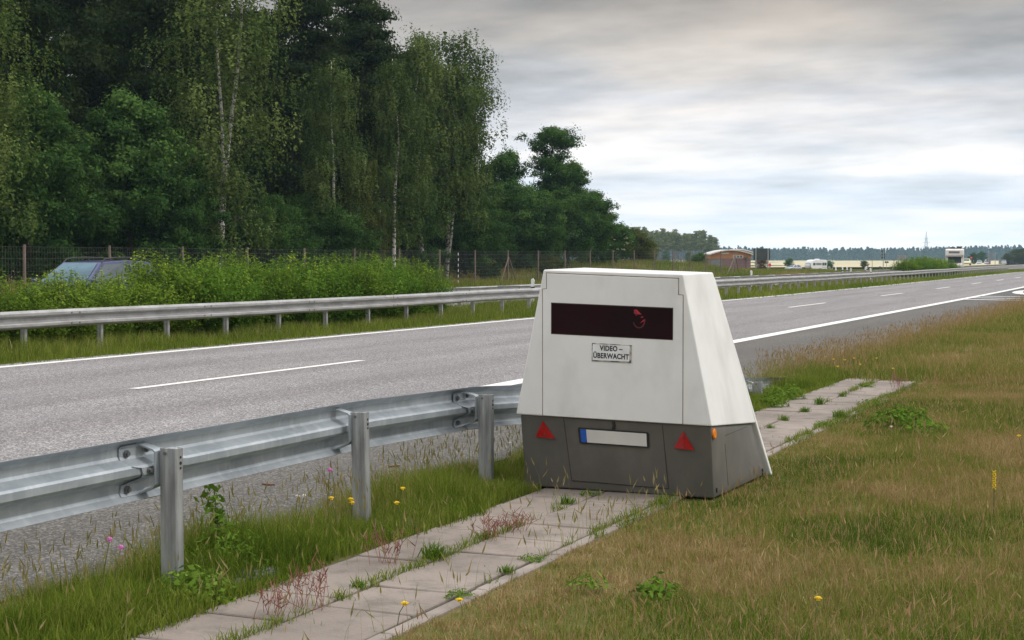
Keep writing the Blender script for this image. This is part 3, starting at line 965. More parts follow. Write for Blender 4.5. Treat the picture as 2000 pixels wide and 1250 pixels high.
# second barrier on the far side of the median, with spacers on top
fb = thing('guardrail', 'double-sided guardrail with cross spacers on the far side of the median, behind the hedge', 'guardrail', (-20.9, 0, 0))
bm = bmesh.new()
wbeam(bm, [(.42 + float(bend(y)), y, .75, 1, 0) for y in seg], flip=1.0)
obj('rail', bm, MAT['steel_far'], fb)
bm = bmesh.new()
wbeam(bm, [(-.42 + float(bend(y)), y, .75, 1, 0) for y in seg], flip=-1.0)
obj('rail', bm, MAT['steel_far'], fb)
pm = sm_ = None
for k in range(75):
    y = 16 + 4.0 * k
    bx_ = float(bend(y))
    if pm is None:
        pm = obj('post', post_bm(.70), MAT['steel_far'], fb); o = pm
        b2 = bmesh.new(); box(b2, (0, 0, 0), (.80, .12, .05)); box(b2, (0, 0, -.07), (.80, .03, .10))
        sm_ = obj('spacer_bar', b2, MAT['steel_far'], fb); o2 = sm_
    else:
        o = pm.copy(); COL.objects.link(o); o2 = sm_.copy(); COL.objects.link(o2)
    o.location = (bx_, y, 0); o2.location = (bx_, y, .735)

# ------------------------------------------------------------------ wildlife fence
fence = thing('wildlife_fence', 'wire mesh wildlife fence on wooden posts in front of the wood', 'fence', (-39, 0, 0))
FY = [44.8 + 4.95 * i for i in range(-4, 21)]
fz = lambda y: float(ground_z(-39, y))
pm = None
for y in FY:
    if pm is None:
        b = bmesh.new(); bar(b, (0, 0, -.4), (0, 0, 2.22), .055, .050, n=10)
        pm = obj('post', b, MAT['wood_post'], fence); o = pm
    else:
        o = pm.copy(); COL.objects.link(o)
    o.location = (0, y, fz(y)); o.rotation_euler = (RND.uniform(-.02, .02), RND.uniform(-.015, .015), RND.uniform(0, 3))
for y in (FY[13], FY[24]):
    for s in (-1, 1):
        b = bmesh.new(); bar(b, (0.05, 1.45 * s, -.1), (0.05, .04 * s, 1.75), .05, .045, n=8)
        o = obj('brace', b, MAT['wood_post'], fence); o.location = (0, y, fz(y))
b = bmesh.new(); bar(b, (0.06, -3.2, -.1), (0.06, -.04, 1.9), .05, .045, n=8)
o = obj('brace', b, MAT['wood_post'], fence); o.location = (0, FY[24], fz(FY[24]))
b = bmesh.new()
for i in range(len(FY) - 1):
    ya, yb = FY[i], FY[i + 1]
    za, zb_ = fz(ya), fz(yb)
    for h in (.10, .24, .40, .58, .78, 1.0, 1.22, 1.46, 1.70, 1.94, 2.14):
        sag = -.012 if h > 2 else 0
        bar(b, (.062, ya, za + h), (.062, (ya + yb) / 2, (za + zb_) / 2 + h + sag), .0048, n=3, cap=False)
        bar(b, (.062, (ya + yb) / 2, (za + zb_) / 2 + h + sag), (.062, yb, zb_ + h), .0048, n=3, cap=False)
    nv = 33 if i < 16 else 16
    for k in range(1, nv):
        t = k / nv
        z = za + (zb_ - za) * t
        bar(b, (.062, ya + (yb - ya) * t, z + .1), (.062, ya + (yb - ya) * t, z + 2.13), .0036, n=3, cap=False)
obj('wire_mesh', b, MAT['wire'], fence)
FENCE_END = (-39, FY[-1])

# ------------------------------------------------------------------ trees
def leaf_quads(c, u, w):
    """rhombus leaves: centres, half length vectors, half width vectors"""
    V = np.stack([c - u, c + w, c + u, c - w], 1).reshape(-1, 3)
    F = np.arange(len(V)).reshape(-1, 4)
    return V, F


def rand_dirs(n, rng):
    v = rng.normal(size=(n, 3))
    return v / np.linalg.norm(v, axis=1, keepdims=True)


def leaf_mesh(name, pts, size, rng, v, droop=0.0, aspect=0.5, nrm=None, rough=.75):
    """leaves face roughly along nrm (outward and up), as leaves do"""
    n = len(pts)
    N = rand_dirs(n, rng)
    if nrm is not None:
        N = nrm + N * rough
        N /= np.maximum(np.linalg.norm(N, axis=1, keepdims=True), 1e-6)
    u = rand_dirs(n, rng)
    u[:, 2] = u[:, 2] * (1 - droop) - droop
    u -= N * (u * N).sum(1, keepdims=True)
    u /= np.maximum(np.linalg.norm(u, axis=1, keepdims=True), 1e-6)
    w = np.cross(N, u)
    s = size * rng.uniform(.65, 1.35, (n, 1))
    V, F = leaf_quads(pts, u * s * .5, w * s * .5 * aspect)
    return np_mesh(name, V, [F], v)


def limb(bm, pts, r0, r1, n=5, mi=0):
    k = len(pts) - 1
    f0 = len(bm.faces)
    for i in range(k):
        bar(bm, pts[i], pts[i + 1], r0 + (r1 - r0) * i / k, r0 + (r1 - r0) * (i + 1) / k, n=n, cap=(i == k - 1))
    if mi:
        bm.faces.ensure_lookup_table()
        for i in range(f0, len(bm.faces)):
            bm.faces[i].material_index = mi


def lerp(a, b, t): return a + (b - a) * t


def make_tree(seed, h, rad, base=0.12, n_limb=30, n_sub=6, per=110, size=.15, droop=.15, kind='broad', prof=None, trunks=1, trunk_r=.16, flat=.6, spread=.55, lean=(0, 0), hang=0.0):
    """returns (trunk mesh, crown mesh); prof(t) gives relative crown radius for height fraction t"""
    rng = np.random.default_rng(seed)
    rr = random.Random(seed)
    prof = prof or (lambda t: math.sin(PI * min(1, max(0.05, t)) ** .75) ** .7)
    bm = bmesh.new()
    P, Vv, NN = [], [], []
    for tr in range(trunks):
        a0 = rr.uniform(0, 2 * PI)
        sp = (0.0 if trunks == 1 else rad * .22)
        ox, oy = (math.cos(a0 + tr * 2.1) * .25 * (trunks > 1), math.sin(a0 + tr * 2.1) * .25 * (trunks > 1))
        tp = []
        ph = rr.uniform(0, 6)
        for i in range(11):
            t = i / 10
            tp.append(Vector((ox + lean[0] * t + math.cos(a0 + tr * 2.3) * sp * t * 1.6 + .035 * h * (math.sin(t * 5 + ph) + .35 * math.sin(t * 13 + ph)) * t, oy + lean[1] * t + math.sin(a0 + tr * 2.3) * sp * t * 1.6 + .035 * h * math.cos(t * 4 + ph) * t, h * .97 * t * (1 - .12 * tr))))
        limb(bm, tp, trunk_r * (1 - .2 * tr), .02, 7)
        nl = n_limb // trunks
        for k in range(nl):
            t = lerp(base, .985, ((k + rr.random()) / nl) ** .9)
            i = min(9, int(t * 10)); st = tp[i].lerp(tp[i + 1], t * 10 - i)
            az = k * 2.399 + rr.uniform(-.5, .5)
            r = rad * prof(t) * rr.uniform(.65, 1.12)
            rise = (rr.uniform(.05, .55) if kind != 'layer' else rr.uniform(-.05, .28)) * r
            en = st + Vector((math.cos(az) * r, math.sin(az) * r, rise))
            mid = st.lerp(en, .5) + Vector((0, 0, .08 * r))
            limb(bm, [st, mid, en], trunk_r * .22 * (1 - .6 * t), .008, 4, mi=1)
            cv = rr.uniform(.15, .85)
            for s in range(n_sub):
                q = rr.uniform(.35, 1.08)
                c = (st.lerp(mid, q * 2) if q < .5 else mid.lerp(en, q * 2 - 1))
                sg = rad * .16 * spread / .55 * (1.2 - .5 * q)
                c = c + Vector((rr.gauss(0, sg), rr.gauss(0, sg), rr.gauss(0, sg * flat)))
                n = int(per * rr.uniform(.6, 1.3))
                if hang > 0:
                    ns = max(2, n // 9)
                    tops = rng.normal(size=(ns, 3)) * [sg, sg, sg * .6] + np.array(c)
                    L = hang * rng.uniform(.4, 1.2, (ns, 1))
                    tt = rng.uniform(0, 1, (ns, 9))
                    pts = np.repeat(tops[:, None, :], 9, 1)
                    pts[:, :, 2] -= tt * L
                    pts[:, :, :2] += rng.normal(size=(ns, 9, 2)) * .045 + (rng.normal(size=(ns, 1, 2)) * .10) * tt[:, :, None]
                    pts = pts.reshape(-1, 3)
                else:
                    pts = rng.normal(size=(n, 3)) * [sg, sg, sg * flat] + np.array(c)
                ctr = np.array(c) - (np.array([0, 0, hang * .5]) if hang else 0)
                o_ = pts - ctr; o_ /= np.maximum(np.linalg.norm(o_, axis=1, keepdims=True), 1e-5)
                ax_ = pts - np.array([0, 0, 0]); ax_[:, 2] = 0; ax_ /= np.maximum(np.linalg.norm(ax_, axis=1, keepdims=True), 1e-5)
                NN.append(o_ * .8 + ax_ * (.5 if hang else .25) + np.array([0, 0, .45]))
                P.append(pts)
                Vv.append(np.clip(cv + rr.uniform(-.12, .12) + rng.normal(size=len(pts)) * .15, 0, 1))
    P = np.concatenate(P); Vv = np.concatenate(Vv); NN = np.concatenate(NN)
    me = bpy.data.meshes.new('trunk'); bm.to_mesh(me); bm.free()
    return me, leaf_mesh('crown', P, size, rng, Vv, droop, .6, NN)


TREES = {}


def tree_kind(key, bark, leaf, **kw):
    t, c = make_tree(**kw)
    t.materials.append(MAT[bark]); t.materials.append(MAT['bark']); c.materials.append(MAT[leaf])
    t.polygons.foreach_set('use_smooth', [True] * len(t.polygons))
    TREES[key] = (t, c)


def plant_tree(key, name, label, X, Y, scale=1.0, rz=0.0, cat='tree', group=None, zs=1.0, z=None):
    t, c = TREES[key]
    r = thing(name, label, cat, (X, Y, float(ground_z(X, Y)) if z is None else z), rz, group)
    r.scale = (scale, scale, scale * zs)
    for n_, me in (('trunk', t), ('crown', c)):
        o = bpy.data.objects.new(n_, me); COL.objects.link(o); o.parent = r
    return r


birch_p = lambda t: (.42 + .75 * math.sin(PI * min(1, t * .95 + .03))) * (1 - .55 * t ** 3)
wide_p = lambda t: (.62 + .5 * math.sin(PI * t)) * (1 - .75 * t ** 3)
tree_kind('birch_a', 'bark_birch', 'leaf_birch', seed=3, h=18.5, rad=3.1, base=.13, n_limb=56, n_sub=6, per=96, size=.15, droop=.45, prof=birch_p, trunks=2, trunk_r=.175, hang=1.5)
tree_kind('birch_b', 'bark_birch', 'leaf_birch', seed=8, h=16.5, rad=2.5, base=.22, n_limb=46, n_sub=6, per=95, size=.15, droop=.45, prof=birch_p, trunks=1, trunk_r=.165, hang=1.4, lean=(.8, .9))
tree_kind('birch_c', 'bark_birch', 'leaf_birch', seed=21, h=16.5, rad=2.7, base=.30, n_limb=64, n_sub=6, per=125, size=.16, droop=.45, prof=lambda t: .40 + .70 * t if t < .8 else .96 - 2.2 * (t - .8), trunks=2, trunk_r=.13, hang=1.6, lean=(.2, .3))
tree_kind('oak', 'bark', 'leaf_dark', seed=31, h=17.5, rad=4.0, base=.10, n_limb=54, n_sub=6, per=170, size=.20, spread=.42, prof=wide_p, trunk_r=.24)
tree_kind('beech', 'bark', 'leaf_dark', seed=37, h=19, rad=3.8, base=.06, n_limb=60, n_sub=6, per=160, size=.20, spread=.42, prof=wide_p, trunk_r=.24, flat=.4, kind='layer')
tree_kind('maple', 'bark', 'leaf_green', seed=41, h=8.5, rad=2.9, base=.05, n_limb=56, n_sub=7, per=130, size=.16, spread=.34, flat=.85, prof=wide_p, trunk_r=.14)
tree_kind('maple_b', 'bark', 'leaf_green', seed=47, h=5.0, rad=2.4, base=.03, n_limb=46, n_sub=7, per=110, size=.13, spread=.34, flat=.85, prof=wide_p, trunk_r=.10)
tree_kind('young_birch', 'bark_birch', 'leaf_olive', seed=53, h=7.5, rad=1.5, base=.08, n_limb=34, n_sub=5, per=60, size=.13, droop=.3, prof=lambda t: 1.05 - .85 * t, trunk_r=.07, hang=.7)
tree_kind('layered', 'bark', 'leaf_green', seed=62, h=11.8, rad=3.4, base=.16, n_limb=70, n_sub=8, per=70, size=.16, prof=lambda t: (1.05 - .50 * t) * (.75 + .35 * math.sin(t * 23)), trunk_r=.18, spread=.34, flat=.55)
tree_kind('elder', 'bark', 'leaf_green', seed=71, h=3.4, rad=1.9, base=.03, n_limb=30, n_sub=6, per=70, size=.14, prof=wide_p, trunk_r=.08)
tree_kind('olive_bush', 'bark', 'leaf_olive', seed=77, h=3.0, rad=1.7, base=.03, n_limb=28, n_sub=6, per=60, size=.16, prof=wide_p, trunk_r=.08)


def tree_at(px, X, key, name, label, scale=1.0, rz=None, **kw):
    s, Y = lat(px, X)
    return plant_tree(key, name, label, X, Y, scale, RND.uniform(0, 6.2) if rz is None else rz, **kw)


# birches along the wood edge
tree_at(418, -43.5, 'birch_a', 'birch_tree', 'tall twin-stemmed silver birch with white trunks, its drooping crown cut by the picture top', 1.04, 5.04)
tree_at(770, -43.8, 'birch_b', 'birch_tree', 'slim silver birch with a leaning pale trunk, behind the fence', 0.86, 1.2)
tree_at(825, -45.0, 'birch_b', 'birch_tree', 'tall drooping birch between the leaning slim birch and the airy twin-stemmed birch', 1.02, 4.0)
tree_at(868, -45.2, 'birch_c', 'birch_tree', 'airy twin-stemmed birch with sky showing through its crown, at the open edge of the wood', 1.02, 0.3)
tree_at(905, -46.5, 'birch_b', 'birch_tree', 'birch with dense drooping foliage on the open side of the airy twin-stemmed birch', 0.86, 2.2)
tree_at(640, -44.5, 'birch_b', 'birch_tree', 'shaded slim birch standing back between the tall twin birch and the leaning birch', 0.80, 5.2)
tree_at(-35, -42.5, 'birch_a', 'birch_tree', 'birch with olive drooping branches reaching in at the picture edge above the blue car', 0.86, 2.0)
# dark background wood
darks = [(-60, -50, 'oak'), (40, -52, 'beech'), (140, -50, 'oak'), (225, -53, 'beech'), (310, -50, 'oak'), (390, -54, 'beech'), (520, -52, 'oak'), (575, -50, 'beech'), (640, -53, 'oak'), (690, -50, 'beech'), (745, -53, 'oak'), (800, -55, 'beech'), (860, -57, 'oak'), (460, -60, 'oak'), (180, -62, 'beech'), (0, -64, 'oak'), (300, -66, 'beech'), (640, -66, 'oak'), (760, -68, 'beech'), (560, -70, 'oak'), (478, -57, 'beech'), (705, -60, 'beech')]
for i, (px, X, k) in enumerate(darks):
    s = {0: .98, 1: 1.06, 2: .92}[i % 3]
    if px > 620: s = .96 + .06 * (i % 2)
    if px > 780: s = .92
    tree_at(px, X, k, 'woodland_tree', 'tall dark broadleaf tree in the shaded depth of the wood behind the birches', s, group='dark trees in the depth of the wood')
tree_at(60, -44.5, 'maple', 'broadleaf_tree', 'dark green leafy tree behind the fence above the blue car bonnet', 1.0)
tree_at(160, -46.0, 'maple', 'broadleaf_tree', 'bushy tree with dark leaves behind the fence above the blue car roof', .85)
tree_at(255, -44.5, 'maple', 'broadleaf_tree', 'mid-green leafy tree, the tallest rounded one between the blue car and the twin birch', 1.06)
tree_at(330, -43.5, 'maple', 'broadleaf_tree', 'leafy young tree close beside the trunks of the twin birch', .78)
tree_at(535, -43.5, 'maple_b', 'broadleaf_tree', 'low bright green tree behind the hedge, beyond the twin birch', .95)
tree_at(600, -45.5, 'maple_b', 'broadleaf_tree', 'low dark green tree behind the hedge next to the bright green one', 1.0)
tree_at(705, -43.2, 'young_birch', 'birch_tree', 'young yellowish green birch with a pointed crown behind the fence', 1.0)
tree_at(655, -43.5, 'maple_b', 'broadleaf_tree', 'shady low tree at the foot of the young pointed birch', .9)
tree_at(800, -45.5, 'maple', 'broadleaf_tree', 'green understorey tree between the birch trunks', .85)
tree_at(745, -43.0, 'young_birch', 'birch_tree', 'small olive birch sapling beside the leaning birch trunk', .62)
tree_at(940, -43.5, 'maple_b', 'broadleaf_tree', 'rounded green bushy tree by the fence at the open end of the birches', .85)
tree_at(895, -47.0, 'maple', 'broadleaf_tree', 'dark understorey tree behind the rounded bushy tree', .95)
tree_at(985, -50.0, 'maple', 'broadleaf_tree', 'broadleaf tree filling the gap between the birches and the open-branched tree', 1.08)
tree_at(1010, -46.5, 'maple_b', 'broadleaf_tree', 'low leafy tree beneath the gap between birches and open-branched tree', 1.25)
tree_at(1085, -47.5, 'layered', 'broadleaf_tree', 'dark tree with open irregular branches standing out against the sky', .98, 0.6)
tree_at(1110, -46.0, 'maple', 'broadleaf_tree', 'dense green tree in front of the open-branched tree', .98)
tree_at(1050, -45.5, 'maple_b', 'broadleaf_tree', 'leafy bush tree left of the dense green tree by the fence', 1.15)
tree_at(1150, -46.5, 'maple_b', 'broadleaf_tree', 'green tree at the outer foot of the open-branched tree', 1.2)
tree_at(1175, -48.0, 'maple_b', 'broadleaf_tree', 'last dark green tree before the cream flowering elder', .95)
el = tree_at(1203, -46.5, 'elder', 'elder_bush', 'elder bush with cream flower heads at the end of the wood', 1.0, 0.0, cat='bush')
bl = bmesh.new()
rr = random.Random(5)
for k in range(26):
    a, zz = rr.uniform(-1.9, .9), rr.uniform(.9, 3.3)
    r_ = 1.75 * math.sin(min(1, .3 + zz / 4.2) * PI) ** .5 + .1
    c = Vector((math.cos(a) * r_, math.sin(a) * r_, zz))
    for j in range(9):
        box(bl, c + Vector((rr.gauss(0, .08), rr.gauss(0, .08), rr.gauss(0, .03))), (.06, .06, .03), rz=rr.uniform(0, 3), rx=rr.uniform(-.5, .5))
obj('blossom', bl, MAT['blossom_cream'], el)
tree_at(1238, -47.0, 'olive_bush', 'olive_bush', 'olive green bush beside the flowering elder', 1.02, cat='bush')
tree_at(1262, -48.5, 'olive_bush', 'olive_bush', 'smaller dull green bush at the far side of the olive bush', .8, cat='bush')
tree_at(1365, -52.0, 'elder', 'green_bush', 'dark green bush standing before the pine wood near the brick building', .62, cat='bush', z=.2)
tree_at(1075, -41.0, 'olive_bush', 'broom_bush', 'low brownish bush behind the fence under the open-branched tree', .55, cat='bush')

for k in range(15):
    tree_at(-70 + 78 * k, -66 - 5 * (k % 3), 'maple_b', 'woodland_shrub', 'low dark undergrowth shrub in the shade beneath the trees of the wood', RND.uniform(.9, 1.2), cat='shrub', group='undergrowth shrubs beneath the wood')

# pine wood behind the brick building
pine_p = lambda t: .0 if t < .4 else (1.0 - .75 * ((t - .4) / .6) ** 1.5)
for key, seed in (('pine_a', 101), ('pine_b', 103), ('pine_c', 107)):
    tree_kind(key, 'bark_pine', 'leaf_pine', seed=seed, h=16.0, rad=2.6, base=.42, n_limb=24, n_sub=4, per=16, size=.62, droop=.05, prof=pine_p, trunk_r=.20, flat=.5)
pr = random.Random(19)
for row, (s0, n) in enumerate(((4.25, 26), (3.95, 24), (3.7, 22))):
    for k in range(n):
        px = 1196 + (1402 - 1196) * (k + pr.uniform(.1, .9)) / n
        X, Y, _ = at(px, s0 * pr.uniform(.97, 1.03))
        edge = 1.0 if px < 1380 else .86
        plant_tree(('pine_a', 'pine_b', 'pine_c')[k % 3], 'pine_tree', 'pine with reddish trunk in the pine wood beyond the brick building', X, Y, edge * pr.uniform(.86, 1.05) * (1.0 if px > 1270 else 1.05), pr.uniform(0, 6), group='pines of the wood beyond the brick building', z=-.4)
for k, (px, sc_) in enumerate(((1382, .5), (1300, .42), (1250, .45), (1345, .38))):
    X, Y, _ = at(px, 4.5)
    plant_tree('maple', 'broadleaf_tree', ('small round tree at the building end of the pine wood edge', 'low bush-like tree at the middle of the pine wood edge', 'low tree at the pine wood edge behind the olive bush', 'small low tree at the pine wood edge left of the building')[k], X, Y, sc_ * 1.6, pr.uniform(0, 6), z=-.5)

# far blue forest on the horizon: one mass
rng = np.random.default_rng(77)
NT = 3000
fx = rng.uniform(-80, 1750, NT); fzc = rng.uniform(1850, 2250, NT)
fh = rng.uniform(13, 19, NT) * (1 + .10 * np.sin(fx * .011))
tpx = 1000 + F_PX * fx / fzc
fX = fx * math.cos(TH) - fzc * math.sin(TH); fY = fx * math.sin(TH) + fzc * math.cos(TH)
NC = 70
t = rng.uniform(0, 1, (NT, NC)) ** .8
rad = 3.7 * (1.08 - t ** 1.6) * rng.uniform(.5, 1.1, (NT, NC))
ang = rng.uniform(0, 2 * PI, (NT, NC))
pts = np.stack([fX[:, None] + rad * np.cos(ang), fY[:, None] + rad * np.sin(ang), fh[:, None] * (.10 + .90 * t) - .8], -1).reshape(-1, 3)
vv = np.clip(np.repeat(rng.uniform(.15, .85, NT), NC) + rng.normal(size=NT * NC) * .12, 0, 1)
me = leaf_mesh('far_forest', pts, 2.6, rng, vv, 0.0, .8)
tag(link('far_forest', me, MAT['leaf_far']), 'long blue-green band of forest along the horizon behind the wheat field', 'forest', kind='stuff')


# ------------------------------------------------------------------ hedge shrubs in the median
def shrub_mesh(seed, w=1.05, h=1.75, stems=130, per=130, size=.060, shoots=13):
    rng = np.random.default_rng(seed)
    rr = random.Random(seed)
    bm = bmesh.new(); P, V = [], []
    for k in range(stems + shoots):
        sh = k >= stems
        az = rr.uniform(0, 2 * PI)
        q = math.sqrt(rr.random()) if not sh else rr.uniform(0, .8)
        top = Vector((math.cos(az) * w * q, math.sin(az) * w * q, h * (1 - .34 * q ** 2.6) * rr.uniform(.80, 1.02)))
        if not sh and rr.random() < .35: top.z *= rr.uniform(.35, .75)
        if sh: top.z = h * (1 - .35 * q ** 2) * rr.uniform(1.0, 1.16)
        b0 = Vector((math.cos(az) * .18 * rr.random(), math.sin(az) * .18 * rr.random(), 0))
        mid = b0.lerp(top, .5) + Vector((math.cos(az) * .12, math.sin(az) * .12, -.05))
        if k % 3 == 0 or sh: limb(bm, [b0, mid, top], .012, .003, 3)
        n = per if not sh else 40
        tt = rng.uniform(.30 if not sh else .70, 1.0, n)
        pts = np.where((tt < .5)[:, None], np.array(b0) + (np.array(mid) - np.array(b0)) * (tt * 2)[:, None], np.array(mid) + (np.array(top) - np.array(mid)) * (tt * 2 - 1)[:, None])
        pts = pts + rng.normal(size=(n, 3)) * (.085 if not sh else .028)
        P.append(pts)
        V.append(np.clip((.30 if not sh else .62) + .18 * (tt - .5) + rr.uniform(-.16, .16) + rng.normal(size=n) * .13, 0, 1))
    P, V = np.concatenate(P), np.concatenate(V)
    k = P[:, 2] > .05
    me = bpy.data.meshes.new('stems'); bm.to_mesh(me); bm.free(); me.materials.append(MAT['bark'])
    return me, leaf_mesh('foliage', P[k], size, rng, V[k], -.15, .6, (P[k] - np.array([0, 0, h * .35])) * [.6, .6, .6] + [0, 0, .45], .8)


SHR = [shrub_mesh(s) for s in (201, 202, 203)]
SHR_LIGHT = []
for st, fo in SHR:
    f2 = fo.copy(); f2.materials.clear(); f2.materials.append(MAT['leaf_shrub_light']); SHR_LIGHT.append((st, f2))
    fo.materials.append(MAT['leaf_shrub'])


def shrub(X, Y, i, sxy, sz, label, group, light=False, z=-0.02):
    r = thing('hedge_shrub', label, 'shrub', (X, Y, z), RND.uniform(0, 6), group)
    r.scale = (sxy, sxy, sz)
    st, fo = (SHR_LIGHT if light else SHR)[i % 3]
    for n_, me in (('stems', st), ('foliage', fo)):
        o = bpy.data.objects.new(n_, me); COL.objects.link(o); o.parent = r
    return r


y, i = 18.0, 0
while y < 39.6:
    if y < 25.6:
        shrub(-19.45 + RND.uniform(-.15, .15), y, i, RND.uniform(.9, 1.05), RND.uniform(.73, .79), 'low yellow-green hedge shrub in front of the blue car, behind the median guardrail', 'low shrubs in front of the blue car', True)
    else:
        e = 1.0 if y < 38.2 else (.90 if y < 39.0 else .74)
        shrub(-19.45 + RND.uniform(-.2, .2), y, i, RND.uniform(.95, 1.15) * (1 if e > .9 else .9), RND.uniform(.90, .99) * e, 'tall leafy green hedge shrub in the median row beyond the blue car', 'tall shrubs of the median hedge', i % 4 == 1)
    y += RND.uniform(.85, 1.05); i += 1
for k, px in enumerate((1797, 1806, 1815, 1824, 1834, 1843, 1852, 1862, 1871)):
    s, Y = lat(px, -19.9)
    for dy in (0,):
        shrub(-19.9 + float(bend(Y)) + RND.uniform(-.4, .4), Y, k, 1.5, (.90, 1.0, 1.02, 1.05, 1.04, 1.03, 1.0, .95, .82)[k], 'rounded green shrub of the far hedge clump below the white camper van', 'shrubs of the far hedge clump', k % 3 == 0)


# ------------------------------------------------------------------ vehicles
def wheel(parent, x, y, r, w=.2):
    b = bmesh.new(); bar(b, (x, y - w / 2, r), (x, y + w / 2, r), r, n=20)
    t = obj('wheel', b, MAT['tyre'], parent, bevel=.02)
    b = bmesh.new(); s = 1 if y > 0 else -1
    bar(b, (x, y + s * (w / 2 - .01), r), (x, y + s * (w / 2 + .012), r), r * .62, r * .55, n=16)
    obj('rim', b, MAT['rim'], t)


def window_quad(parent, name, pts, m, out=.012, shrinkf=.90, thick=.01):
    P = [Vector(p) for p in pts]
    c = sum(P, Vector()) / len(P)
    n = (P[1] - P[0]).cross(P[-1] - P[0]).normalized()
    if n.dot(c - Vector((c.x * .98, 0, .5))) < 0: n = -n
    P = [c + (p - c) * shrinkf + n * (out - thick) for p in P]
    b = bmesh.new(); prism(b, P, n * thick)
    return obj(name, b, m, parent)


def car(label, loc, heading, L=4.3, W=1.74, H=1.5, paint='silver_paint', belt=.92, hood=.86, wb=.5, xa=.95, xb=.25, xc=-1.3, xd=-2.05, rails=False, group=None, name='parked_car', cat='car', glass='glass', fine=True):
    """+x is forward. xa..xd: windscreen foot / top, rear roof end / rear glass foot"""
    r = thing(name, label, cat, loc, heading, group)
    hw = W / 2
    b = bmesh.new()
    st = []
    nose, tail = L / 2, -L / 2
    for x, zt, wd, zb in ((tail, belt * .78, .80, .42), (tail + .10, belt * .97, .93, .30), (xd, belt, .985, .24), (xc, belt, 1.0, .22), (0, belt, 1.0, .22), (xa - .2, belt, 1.0, .22), (xa + .05, hood + .05, .99, .22), (nose - .45, hood * .93, .96, .24), (nose - .10, hood * .80, .88, .30), (nose, hood * .62, .78, .38)):
        w = hw * wd
        half = [(w * .86, zb), (w * .97, zb + .12), (w, (zb + zt) * .5), (w * .975, zt - .10), (w * .93, zt - .03), (w * .80, zt)]
        st.append([b.verts.new((x, yy, z)) for yy, z in half] + [b.verts.new((x, -yy, z)) for yy, z in half[::-1]])
    n = len(st[0])
    for a, c in zip(st[:-1], st[1:]):
        for i in range(n):
            b.faces.new((a[i], a[(i + 1) % n], c[(i + 1) % n], c[i]))
    b.faces.new(st[0][::-1]); b.faces.new(st[-1])
    body = obj('body', b, MAT[paint], r, smooth=True)
    em = body.modifiers.new('edges', 'EDGE_SPLIT'); em.split_angle = math.radians(38)
    B = hw * .93; T = hw * .70
    g = dict(A=(xa, B, belt - .02), Bp=(xb, T, H - .055), M=((xb + xc) / 2, T + .03, H), Cp=(xc, T, H - .045), D=(xd, B * .96, belt - .02))
    pts = []
    for x, yy, z in g.values():
        pts += [(x, yy, z), (x, -yy, z)]
    pts += [((xa + xd) / 2, B + .02, belt), ((xa + xd) / 2, -B - .02, belt)]
    b = bmesh.new(); hull(b, pts)
    obj('roof', b, MAT[paint], r, bevel=.05, segs=3)
    m = lambda p: (p[0], -p[1], p[2])
    window_quad(r, 'windscreen', [g['A'], m(g['A']), m(g['Bp']), g['Bp']], MAT['glass_sky' if glass == 'glass_sky' else 'glass'], .014, .88)
    window_quad(r, 'rear_window', [g['D'], m(g['D']), m(g['Cp']), g['Cp']], MAT['glass'], .014, .84)
    px_ = (xb * .55 + xc * .45)
    for s in (1, -1):
        f = (lambda p: p) if s > 0 else m
        tb = f((px_, T + .03, H - .03)); lb = f((px_ + .04, B + .02, belt))
        f1 = [f(g['A']), lb, tb, f(g['Bp'])]
        f2 = [lb, f(g['D']), f(g['Cp']), tb]
        window_quad(r, 'side_window', f1, MAT['glass'], .02, .78)
        window_quad(r, 'side_window', f2, MAT['glass'], .02, .80)
        if fine:
            b = bmesh.new(); box(b, (xa - .12, s * (hw + .08), belt + .06), (.10, .18, .12))
            obj('mirror', b, MAT[paint], r, bevel=.03)
            b = bmesh.new(); box(b, (nose - .16, s * hw * .62, hood * .70), (.16, .30, .13))
            obj('headlight', b, MAT['lamp_glass'], r, bevel=.03)
            for x in (L * .30, -L * .30):
                wheel(r, x, s * (hw - .10), .31)
        if rails:
            b = bmesh.new()
            limb(b, [Vector(p) for p in ((xb - .02, s * T, H - .07), (xb - .16, s * (T + .01), H + .035), (xb - .5, s * (T + .02), H + .065), ((xb + xc) / 2, s * (T + .03), H + .075), (xc + .3, s * (T + .01), H + .05), (xc + .02, s * T, H - .05))], .019, .019, 6)
            obj('roof_rail', b, MAT['black'], r)
    if rails:
        b = bmesh.new(); limb(b, [Vector((xb - .1, .12, H - .03)), Vector((xb - .22, .12, H + .10))], .012, .006, 5)
        obj('antenna', b, MAT['black'], r)
    return r


HEAD = -PI / 2            # towards the camera, on the opposite carriageway
s_, Yc = lat(190, -26.6)
car('blue estate car with black roof rails passing behind the low hedge shrubs', (-26.6, Yc - .2, 0), HEAD, L=4.45, W=1.78, H=1.63, paint='blue_paint', belt=1.02, hood=.98, xa=1.25, xb=.42, xc=-1.75, xd=-2.1, rails=True, name='passing_car', glass='glass_sky')


def place(px, s, y_ground):
    X, Y, z = at(px, s, y_ground)
    return (X, Y, z)


far_head = HEAD - .25
p = place(1549, 8.3, 529); car('silver car towing the white caravan on the far side of the median', p, HEAD - .55, L=4.5, H=1.45, paint='silver_paint', name='towing_car')
p = place(1620, 7.4, 528.5); car('white van following close behind the caravan', p, HEAD + .15, L=4.6, W=1.8, H=1.85, belt=1.1, hood=1.0, xa=1.5, xb=.9, xc=-1.9, xd=-2.2, paint='white_paint', name='white_van', cat='van')
p = place(1887, 8.6, 518.0); car('pale yellow car driving below the camper van behind the far hedge clump', p, HEAD + .05, L=4.2, W=1.8, H=1.5, paint='yellow_paint', name='passing_car')
